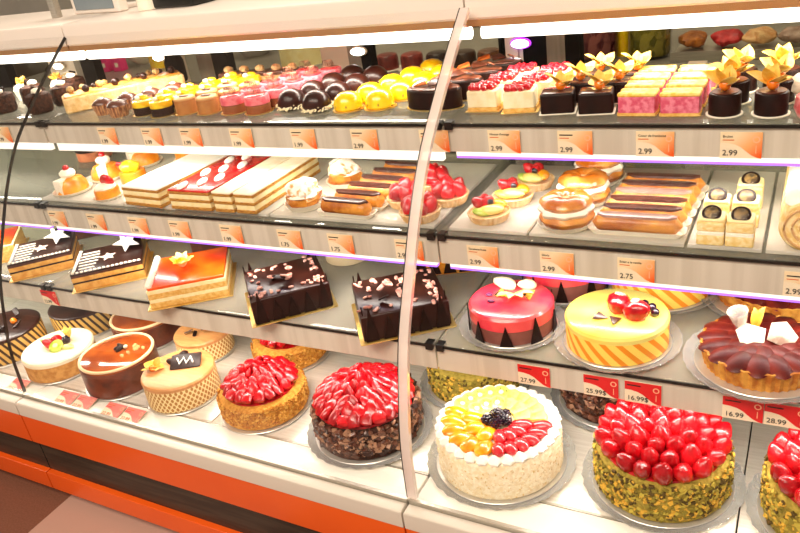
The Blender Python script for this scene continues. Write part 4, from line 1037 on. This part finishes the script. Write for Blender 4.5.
# --- fruit cake
FX, FY, FR, FH = -.460, 1.034, .116, .079
zz = plate(FX, FY, DK, FR + .006, 'clear fluted plate under the mixed fruit cream cake')
t = thing('fruit_cream_cake', 'cream cake with quarters of peach, kiwi, pineapple and strawberry', 'cake', (FX, FY, zz))
part('cream_side', MB().lathe([(FR - .003, 0), (FR, .004), (FR, FH - .008), (FR - .004, FH - .002), (FR - .012, FH), (FR * .5, FH + .001)], 56), mat('coconut_cream', '#f0dcb4', '#faeed2', sc=110, rough=.8, bump=.5, bsc=160), t)
mb = MB()
for i in range(500):
    a = R_() * 2 * PI; mb.box(-.002, .002, -.0005, .0005, -.001, .001, xf=T((FR + .0004) * math.cos(a), (FR + .0004) * math.sin(a), .003 + R_() * (FH - .014), rz=a + PI / 2, ry=R_() * 3))
part('coconut_shavings', mb, mat('coconut', '#fff6e0', '#e0c080', sc=200, rough=.8), t, smooth=0, kind='stuff')
rs = MB().lathe([(.012, 0), (.013, .004), (.009, .009), (.003, .013)], 14, wob=lambda a, z: 1 + .14 * math.sin(6 * a + z * 300)).mesh('cream_rosette', [M_icing])
for i in range(30):
    a = 2 * PI * i / 30; part('cream_rosette', rs, None, t, ((FR - .012) * math.cos(a), (FR - .012) * math.sin(a), FH - .001))
def sector(name, a0, a1, rows, me, z, tilt, sc=(1, 1, 1)):
    for (q, cnt) in rows:
        for i in range(cnt):
            a = math.radians(a0 + (a1 - a0) * (i + .5) / cnt)
            o = part(name, me, None, t, (q * math.cos(a), q * math.sin(a), FH + z), (0, tilt, a)); o.scale = sc
pe = MB().ball(.022, .0145, .010, n=14, k=7).mesh('peach_slice', [M_peach])
sector('peach_slice', 172, 282, ((FR * .68, 6), (FR * .36, 3)), pe, .006, -.2, (1.25, 1.15, 1.1))
sl = MB().ball(.021, .012, .009, n=14, k=7).mesh('strawberry_slice', [mat('strawberry_slice_red', '#c00c1a', '#d83038', sc=70, rough=.25, coat=.6, rnd=.2, stretch=(1, 4, 1))])
sector('strawberry_slice', 285, 372, ((FR * .70, 6), (FR * .40, 4)), sl, .007, -.25, (1.1, 1.1, 1.2))
kw = MB().lathe([(.017, -.002), (.0175, 0), (.016, .0025)], 20, m=0).lathe([(.013, .0026), (.012, .0029)], 16, m=1).lathe([(.005, .003), (.004, .0034)], 12, m=2).mesh('kiwi_slice', [mat('kiwi_pale', '#e6e070', rough=.3, coat=.5), mat('kiwi_seed', '#c6cc58', '#5a6420', sc=260, rough=.3, coat=.5, lo=.55, hi=.62), mat('kiwi_core', '#f4f0b0', rough=.4)])
sector('kiwi_slice', 98, 168, ((FR * .74, 5), (FR * .46, 3)), kw, .007, -.3)
pa = MB().slab([(.0, -.007), (.028, -.014), (.033, 0), (.028, .014), (.0, .007)], 0, .008, .002).mesh('pineapple_slice', [mat('pineapple', '#ecc840', '#f4dc70', sc=60, rough=.35, coat=.5)])
sector('pineapple_slice', 15, 95, ((FR * .52, 5), (FR * .28, 3)), pa, .003, -.15)
bb = MB()
for i in range(22):
    u = 2 * (i + .5) / 22 - 1; a = i * 2.4; q = math.sqrt(1 - u * u); bb.ball(.0042, c=(.0075 * q * math.cos(a), .0075 * q * math.sin(a), .009 * u), n=7, k=5)
bbm = bb.mesh('blackberry', [M_black])
for (xx, yy, z_) in ((-.016, -.012, .014), (.004, -.016, .014), (.018, -.002, .014), (-.006, .006, .016), (.012, .014, .014), (.002, -.002, .026)):
    part('blackberry', bbm, None, t, (xx, yy, FH + z_), (R_() * 2, R_() * 2, R_() * 2))

# --- cheesecake, caramel cake, lattice cakes, striped cakes
def lattice_mat(name, c1, c2, k1, k2):
    m = mat(name, c1, rough=.6); nt = m.node_tree; N = nt.nodes; L = nt.links
    tc = N.new('ShaderNodeTexCoord'); sp = N.new('ShaderNodeSeparateXYZ'); L.new(tc.outputs['Object'], sp.inputs[0])
    def mm(op, a, bb):
        n = N.new('ShaderNodeMath'); n.operation = op
        for i, q in enumerate((a, bb)):
            if isinstance(q, (int, float)): n.inputs[i].default_value = q
            else: L.new(q, n.inputs[i])
        return n.outputs[0]
    ang = mm('MULTIPLY', mm('ARCTAN2', sp.outputs[1], sp.outputs[0]), k1); zz_ = mm('MULTIPLY', sp.outputs[2], k2)
    s1 = mm('ABSOLUTE', mm('SINE', mm('ADD', ang, zz_), 0), 0)
    if name.startswith('lattice'):
        s2 = mm('ABSOLUTE', mm('SINE', mm('SUBTRACT', ang, zz_), 0), 0); f = mm('GREATER_THAN', mm('MULTIPLY', s1, s2), .38)
    else: f = mm('GREATER_THAN', s1, .62)
    mx = N.new('ShaderNodeMix'); mx.data_type = 'RGBA'; L.new(f, mx.inputs[0]); mx.inputs[6].default_value = lin(c1); mx.inputs[7].default_value = lin(c2)
    L.new(mx.outputs[2], N['Principled BSDF'].inputs['Base Color']); return m
M_latt = lattice_mat('lattice_sponge', '#f0d8a0', '#b07830', 22, 190)
M_dstr = lattice_mat('stripe_sponge', '#3c2010', '#d8ac58', 18, 90)
M_carm = mat('caramel_glaze', '#8a3a12', '#a85018', sc=14, rough=.1, coat=.6)
M_spg2 = mat('cheese_side', '#b8782c', '#d49a4c', sc=70, rough=.7, bump=.4)
def round_cake(name, x, y, r, h, side, top, tname, label, plabel, topin=.0, deco=None, toph=.008):
    zz = plate(x, y, DK, r + .004, plabel, False); t = thing(name, label, 'cake', (x, y, zz))
    part('cake_side', MB().lathe(cyl_prof(r, h - toph, .0008), 56), side, t)
    part(tname, MB().lathe([(r - topin, h - toph), (r - topin + .0008, h - toph * .4), (r - topin - .002, h - .001), (r - topin - .006, h), (r * .4, h + .0006)], 56), top, t)
    if deco: deco(t, r, h)
    return t
def d_cheese(t, r, h):
    o = part('strawberry_half', ME_STRAW, None, t, (-.012, -.012, h + .012), (.6, -.5, 0)); o = part('strawberry_half', ME_STRAW, None, t, (-.004, .008, h + .012), (.4, -.7, 1))
    part('kiwi_slice', MB().lathe([(.018, 0), (.019, .003), (.016, .006)], 20, m=0).lathe([(.007, .0062), (.006, .008)], 12, m=1), [M_kiwi, MATS['kiwi_core']], t, (.018, -.014, h + .008), (.5, .2, 0))
    part('blackberry', bbm, None, t, (.02, .016, h + .01)); part('pear_slice', MB().ball(.02, .009, .006), MATS['pear_yellow'], t, (.044, -.002, h + .005), (0, 0, .3)); part('mint_leaf', leaf(MB(), .026, .014, 0, .004, T()), mat('mint', '#6a8a28', rough=.5), t, (-.02, -.01, h + .006), (0, -.3, 3.2))
    f = MB()
    for i in range(4): leaf(f, .034, .015, 0, .004, T(0, 0, 0, rz=i * 1.4, ry=-1.0))
    part('physalis_husk', f, M_husk, t, (.01, .034, h + .004), smooth=60)
round_cake('cheesecake', -1.675, 1.030, .09, .056, M_spg2, mat('ivory_top', '#f8e8c0', '#fdf2d4', sc=20, rough=.35, coat=.3), 'ivory_top', 'round ivory topped cheesecake with berries in the middle', 'silver board under the ivory cheesecake', 0, d_cheese, .014)
def d_caramel(t, r, h):
    mb = MB(); pts = [((r - .004) * math.cos(2 * PI * i / 56), (r - .004) * math.sin(2 * PI * i / 56), h - .001) for i in range(57)]; mb.tube(pts, .0038, 8)
    part('cream_rim', mb, mat('rim_cream', '#f0d0a0', rough=.5), t)
    for i in range(5): part('chocolate_bean', MB().ball(.011, .005, .005), M_choc if i != 2 else mat('bean_white', '#f0e0b8', rough=.3), t, (-.004 + .009 * (i % 3), .02 - .012 * (i // 3), h + .006), (0, .4, 1.1 * i))
    for i in range(8): part('gold_crumb', MB().ball(.004, amp=.4, fr=300), MATS['caramel_light'], t, (.03 + .03 * R_(), -.02 + .06 * R_(), h + .003))
round_cake('caramel_cake', -1.449, 1.028, .092, .074, mat('choc_side', '#4c1c0c', '#6c2c12', sc=30, rough=.3, coat=.4), M_carm, 'caramel_glaze', 'round caramel glazed cake with cream rim at the deck front', 'silver board under the front caramel cake', .002, d_caramel)
round_cake('caramel_cake', -1.540, 1.214, .092, .066, MATS['choc_side'], M_carm, 'caramel_glaze', 'round caramel glazed cake with cream rim at the back', 'silver board under the rear caramel cake', .002, d_caramel)
M_moc = mat('mocha_top', '#c88a50', '#d89c60', sc=18, rough=.4, stretch=(1, 6, 1))
def d_latt(t, r, h):
    physalis(t, (-r * .6, -r * .25, h), 1.0, M_husk, .35)
    part('chocolate_plaque', MB().slab(rrect(.072, .042, .004), 0, .0018, .0005), M_choc, t, (.012, .02, h + .009), (.35, 0, .5))
    part('white_drizzle', MB().tube([(-.02 + .008 * i, .009 * (-1) ** i, .0) for i in range(6)], .0022, 6), M_icing, t, (.012, .018, h + .013), (.35, 0, .5))
    for i in range(3): part('chocolate_shell', MB().ball(.013, .008, .007, amp=.2, fr=80), M_choc, t, (-.03 + .004 * i, .012 + .018 * i, h + .006), (0, 0, .6 * i))
round_cake('mocha_lattice_cake', -1.248, 1.024, .085, .066, M_latt, M_moc, 'mocha_cream', 'round mocha cake with lattice side and physalis at the deck front', 'silver board under the front lattice cake', 0, d_latt, .012)
def d_latt2(t, r, h):
    for i in range(12): part('chocolate_curl', MB().slab(rrect(.022, .009, .003), 0, .003, .001), (M_choc, M_icing, M_chocm)[i % 3], t, ((R_() - .5) * r, (R_() - .5) * r, h + .003 + .001 * i), (R_() - .5, R_() - .5, R_() * 6))
round_cake('mocha_lattice_cake', -1.322, 1.194, .072, .058, M_latt, M_moc, 'mocha_cream', 'small mocha lattice cake topped with curls behind the front one', 'silver board under the small rear lattice cake', 0, d_latt2, .012)
def d_dark(t, r, h):
    for i in range(7): part('chocolate_curl', MB().slab(rrect(.03, .014, .004), 0, .004, .001), M_choc, t, ((R_() - .5) * r, (R_() - .5) * r, h + .003 + .003 * i), (R_() - .5, R_() - .5, R_() * 6))
    part('white_stick', MB().tube([(-.02, 0, 0), (.02, .004, .004)], .002), M_icing, t, (-.01, -.03, h + .008))
    part('physalis_berry', MB().ball(.009), M_phys, t, (.03, .02, h + .01))
round_cake('striped_chocolate_cake', -1.912, 1.045, .1, .07, M_dstr, M_glaze, 'dark_glaze', 'striped dark glazed cake beyond the thin dark joint', 'silver board under the striped cake beyond the joint', 0, d_dark)
round_cake('striped_chocolate_cake', -1.785, 1.222, .098, .068, M_dstr, M_glaze, 'dark_glaze', 'striped dark glazed cake behind the ivory cheesecake', 'silver board under the striped cake behind the cheesecake', 0, d_dark)

# ================================================================== behind the case
def tb(name, label, cat, mb, m, loc=(0, 0, 0)): return tag(part(name, mb, m, None, loc), label, cat)
t = thing('work_counter', 'long grey work counter behind the pastry case', 'counter', (-1.2, 2.4, 0))
part('counter_top', MB().slab([(-1.9, -.4), (1.9, -.4), (1.9, .4), (-1.9, .4)], .75, .785, .004), mat('counter_grey', '#8a857a', '#98938a', sc=8, rough=.3, metal=.3), t)
part('counter_front', MB().box(-1.88, 1.88, -.38, .38, 0, .7495), mat('counter_olive', '#3e3a2a', '#4a4634', sc=5, rough=.6), t)
t = thing('wall_cabinet', 'long dark cabinet against the rear wall', 'cabinet', (-2, 3.75, 0))
part('cabinet_body', MB().box(-3, 3.4, -.2, .2, 0, .76), mat('cabinet_dark', '#4a3e2c', '#5a4c38', sc=4, rough=.6), t)
part('cabinet_top', MB().box(-3, 3.4, -.22, .22, .7605, .785), mat('cabinet_top', '#b0a898', rough=.4), t)
ZC = .7855
M_mag = mat('magenta_box', '#e8207c', rough=.4)
for i, (px, ls) in enumerate(((106, 'nearer the black post'), (119, 'farther from the black post'))):
    p = aty(px, 62, 2.3); t = thing('pink_box', f'small magenta box on the counter, {ls}', 'box', (p.x, 2.3, ZC), .1, 'magenta boxes on the counter')
    part('box_body', MB().slab(rrect(.045, .04, .002), 0, .062, .002), M_mag, t); part('paper_label', MB().box(-.008, .008, -.0208, -.0202, .018, .036), M_white, t)
p = aty(136, 60, 2.42); t = thing('white_bowl', 'large white bowl on the rear counter', 'bowl', (p.x + .05, 2.45, ZC))
part('bowl_body', MB().lathe([(.05, 0), (.09, .03), (.115, .09), (.11, .09), (.085, .034), (.04, .008)], 30), M_white, t); part('foot_ring', MB().lathe([(.052, 0), (.052, .004)], 24), M_silver, t)
p = aty(163, 60, 2.35); t = thing('yellow_cake', 'round yellow cake on the rear counter by the white post', 'cake', (p.x, 2.35, ZC)); part('cake_body', MB().lathe(cyl_prof(.055, .075, .01), 30), M_yel, t); part('card_disc', MB().lathe([(.062, 0), (.062, .002)], 30), M_gold, t)
p = aty(190, 70, 1.75); t = thing('black_bottle', 'black bottle with white cap behind the lemon mousses', 'bottle', (-1.535, 1.575, S1 - .21)); part('bottle_body', MB().lathe([(.024, 0), (.026, .006), (.026, .055), (.02, .068), (.018, .075)], 24), M_postb, t); part('cap', MB().lathe([(.02, .0755), (.02, .085), (.015, .088)], 20), M_white, t)
t.location = (-1.525, 1.55, S1 + .0005)
p = aty(304, 50, 2.3); t = thing('tall_cream_cake', 'tall pale cream cake on the rear counter', 'cake', (p.x, 2.3, ZC)); part('cake_body', MB().lathe(cyl_prof(.09, .12, .012), 36), mat('banana_cream', '#ecd890', '#f4e6ac', sc=30, rough=.6), t); part('card_disc', MB().lathe([(.1, 0), (.1, .003)], 36), M_silver, t)
p = aty(257, 55, 2.5); t = thing('flower_bunch', 'bunch of mauve and white flowers on the rear counter', 'flowers', (p.x, 2.5, ZC))
mb = MB()
for i in range(30): mb.ball(.02, .02, .016, c=((R_() - .5) * .26, (R_() - .5) * .1, .07 + .05 * R_()), n=8, k=5, m=i % 2)
part('blossoms', mb, [mat('mauve', '#a080a8', rough=.7), mat('white_petal', '#e8dcd0', rough=.7)], t); part('wrapping', MB().lathe([(.05, 0), (.11, .07), (.108, .07), (.045, .004)], 20), mat('wrap', '#b8b0a8', rough=.5), t)
# round cakes seen on the rear counter
cols = [('#5c1c18', '#8a3028'), ('#6a1a18', '#9c3c30'), ('#24120c', '#3c2016'), ('#301a10', '#4a2c1c'), ('#4a2818', '#7a4c30')]
ls = ['nearest the black door post', 'dark red, second along', 'nearly black, at the middle', 'dark brown beside the pale joint', 'nearest the white door posts']
for i, px in enumerate((386, 411, 437, 464, 489)):
    p = aty(px, 52, 2.15); t = thing('small_round_cake', f'small round cake on the rear counter, {ls[i]}', 'cake', (p.x, 2.15, ZC), 0, 'round cakes on the rear counter')
    part('cake_body', MB().lathe(cyl_prof(.036, .05, .012), 26), mat(f'counter_cake_{i}', cols[i][0], cols[i][1], sc=80, rough=.4, coat=.3, bump=.5), t)
    part('doily', MB().lathe([(.048, 0), (.05, .002), (.046, .003)], 26), M_paper, t)
# jars
for i, (px, c1, c2, lab) in enumerate(((599, '#5a1420', '#a86058', 'wide glass jar of dark red fruit'), (650, '#6a6414', '#b0a040', 'wide glass jar of olive green fruit'))):
    p = aty(px, 45, 2.2); t = thing('glass_jar', f'{lab} on the rear counter', 'jar', (p.x, 2.2, ZC))
    part('jar_glass', MB().lathe([(.055, 0), (.058, .006), (.058, .13), (.05, .14), (.05, .145), (.048, .145), (.048, .138), (.055, .128), (.055, .008), (.02, .004)], 30), glass('jar_clear', refl=.3, ior=1.3), t)
    part('fruit_filling', MB().lathe([(.05, .006), (.0535, .012), (.0535, .122), (.045, .126)], 30), mat(f'jar_fruit_{i}', c1, c2, sc=60, vor=True, rough=.4, lo=.2, hi=.8), t); part('lid', MB().lathe([(.053, .1455), (.053, .158)], 30), M_gold, t)
p = aty(623, 50, 2.22); tb('yellow_canister', 'narrow yellow canister between the two jars', 'canister', MB().lathe([(.017, 0), (.018, .004), (.018, .13), (.014, .138)], 22), M_yel, (p.x, 2.22, ZC))
p = aty(745, 55, 2.2); t = thing('pastry_tray', 'grey metal tray of baked goods on the rear counter', 'tray', (p.x + .075, 2.25, ZC + .0005))
part('tray_body', MB().slab(rrect(.50, .26, .01), 0, .012, .003), M_steel, t); part('tray_lip', MB().box(-.25, .25, -.134, -.1305, 0, .025), M_steel, t)
tx = p.x + .075
gl = [('brown loaf', '#8a4a18', '#b8702c'), ('red jelly cake', '#a01018', '#c83030'), ('tan roll', '#c89058', '#e0b880'), ('grey brown roll', '#8c7060', '#a89080'), ('seeded loaf', '#a0622c', '#d8a860'), ('cream bun', '#d8b078', '#ecd0a0')]
for i, (nm, c1, c2) in enumerate(gl):
    o = part('baked_roll', MB().ball(.038, .05, .018, amp=.4, fr=45, c=(0, 0, .024), seed=i, n=20, k=10), mat('baked_' + nm.replace(' ', '_'), c1, c2, sc=40, rough=.5, bump=.3)); o.location = (tx - .205 + .082 * i, 2.22, ZC + .0125)
    tag(o, f'{nm} lying in the grey metal tray behind the case', 'bread')
# glowing ovals modelled in place of lamp reflections in the door glass
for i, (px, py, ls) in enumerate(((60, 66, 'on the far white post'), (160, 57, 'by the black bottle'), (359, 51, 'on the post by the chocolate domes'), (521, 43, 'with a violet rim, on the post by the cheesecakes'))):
    p = aty(px, py, 1.597); t = thing('lamp_reflection', f'small modelled lamp reflection {ls}', 'reflection', (p.x, 1.6015, p.z), 0)
    part('reflection_glow', MB().ball(.02, .006, .009, n=18, k=8), lamp_mat('oval_white', '#fff6ec', 8), t, (0, -.0125, 0))
    part('reflection_rim', MB().ball(.024, .006, .0125, n=18, k=8), lamp_mat('rim_violet', '#c040ff', 1.6) if i == 3 else M_postw, t, (0, -.0065, 0))
# on the canopy
zc = 1.1125
p = atz(103, 12, zc); t = thing('counter_scale', 'cream framed scale display standing on the case top', 'scale', (p.x, 1.49, zc), -.15)
part('base', MB().slab(rrect(.12, .06, .01, cy=.055), 0, .012, .004), M_canopy, t)
part('display_housing', MB().slab(rrect(.21, .03, .006), .0005, .155, .006), M_canopy, t); part('screen', MB().box(-.085, .085, -.0175, -.0152, .011, .14), mat('screen_grey', '#7c8890', '#8a969c', sc=5, rough=.2), t)
for px in (50, ):
    p = atz(px, 22, zc); tb('steel_post', 'grey steel post rising from the case top', 'post', MB().slab(rrect(.022, .022, .004), 0, .5, .002), M_steel, (p.x - .07, 1.47, zc))
p = atz(178, 6, zc); t = thing('black_scoop_tray', 'low black tray with utensils on the case top', 'tray', (p.x, 1.50, zc), -.1)
part('tray_body', MB().slab(rrect(.16, .10, .01), 0, .03, .008), M_dark, t); part('handle', MB().tube([(-.07, 0, .034), (.02, .01, .045), (.09, .02, .05)], .007), M_dark, t)
p = atz(160, 10, zc); tb('white_container', 'small white container beside the scale on the case top', 'container', MB().lathe(cyl_prof(.03, .07, .004), 24), M_white, (p.x - .07, 1.47, zc))
p = atz(420, 2, zc); tb('black_box', 'small black box lying on the case top near the pale joint', 'box', MB().slab(rrect(.12, .06, .004), 0, .02, .003), M_dark, (p.x - .06, 1.55, zc))

GROUPS = {'price_tag': 'price tags on the shelf rails and sill', 'cake_plate': 'plates and boards under the round cakes', 'cake_board': 'gold boards under the square cakes', 'crystal_tray': 'cut crystal trays on the middle shelf',
          'strawberry_cake': 'whole strawberry cakes on the deck', 'display_case': 'stretches of the pastry case', 'baked_roll': 'baked goods in the grey metal tray', 'caramel_cake': 'caramel cakes on the deck', 'mocha_lattice_cake': 'mocha lattice cakes on the deck',
          'striped_chocolate_cake': 'striped dark cakes on the deck', 'pink_glazed_cake': 'pink glazed cakes on the lower shelf', 'yellow_striped_cake': 'yellow striped cakes on the lower shelf', 'dark_fruit_tart': 'dark fruit tarts on the lower shelf',
          'star_cake': 'square star cakes on the lower shelf', 'orange_glazed_cake': 'square orange cakes on the lower shelf', 'chocolate_shard_cake': 'square chocolate shard cakes on the lower shelf', 'crumb_cake': 'crumb topped cakes behind the square cakes',
          'glass_jar': 'fruit jars on the rear counter', 'lamp_reflection': 'small modelled lamp reflections on the door posts'}
for o in COL.objects:
    if o.parent is None and 'group' not in o and o.name.split('.')[0] in GROUPS: o['group'] = GROUPS[o.name.split('.')[0]]

# ================================================================== light
def area(name, loc, rot, sx, sy, e, c):
    l = bpy.data.lights.new(name, 'AREA'); l.shape = 'RECTANGLE'; l.size = sx; l.size_y = sy; l.energy = e; l.color = c
    o = bpy.data.objects.new(name, l); COL.objects.link(o); o.location = loc; o.rotation_euler = rot; return o
WARM = (1, .88, .72)
area('ceiling_light_front', (-.8, -.9, 2.85), (0, 0, 0), 3.0, 1.2, 120, WARM)
area('ceiling_light_rear', (-1.2, 2.5, 2.85), (0, 0, 0), 3.0, .6, 45, WARM)
for k, (x0, x1) in enumerate(((W0, W1), (W1, W2), (W2, W3))):
    area('case_tube_light', ((x0 + x1) / 2, 1.355, 1.03), (math.radians(18), 0, 0), 1.0, .02, 4, (1, .9, .76))
    for z, y, h in ((S1, Y1, .054), (S2, Y2, .06)):
        area('shelf_strip_light', ((x0 + x1) / 2, y + .02, z - h - .026), (math.radians(12), 0, 0), 1.0, .012, 1.2, (1, .92, .8))
    area('deck_fill_light', ((x0 + x1) / 2, Y3 + .03, S3 - .045), (math.radians(-14), 0, 0), 1.0, .012, 2.0, (1, .92, .8))  # added fill under the lower shelf to brighten deck and sill
w = bpy.data.worlds.new('store_light'); scene.world = w; w.use_nodes = True
w.node_tree.nodes['Background'].inputs[0].default_value = (1, .88, .74, 1); w.node_tree.nodes['Background'].inputs[1].default_value = .25

# ================================================================== camera
cam = bpy.data.cameras.new('camera'); co = bpy.data.objects.new('camera', cam); COL.objects.link(co)
cam.sensor_fit = 'HORIZONTAL'; cam.sensor_width = 36; cam.lens = FPX * 36 / 800; cam.clip_start = .02
rot3 = Matrix((CR[0], -CR[1], -CR[2])).transposed()     # camera axes (right, up, back) in world space
co.matrix_world = Matrix.Translation(EYE) @ rot3.to_4x4()
scene.camera = co
vs = scene.view_settings; vs.view_transform = 'Standard'; vs.look = 'None'; vs.gamma = 1; vs.use_curve_mapping = False; vs.exposure = .36
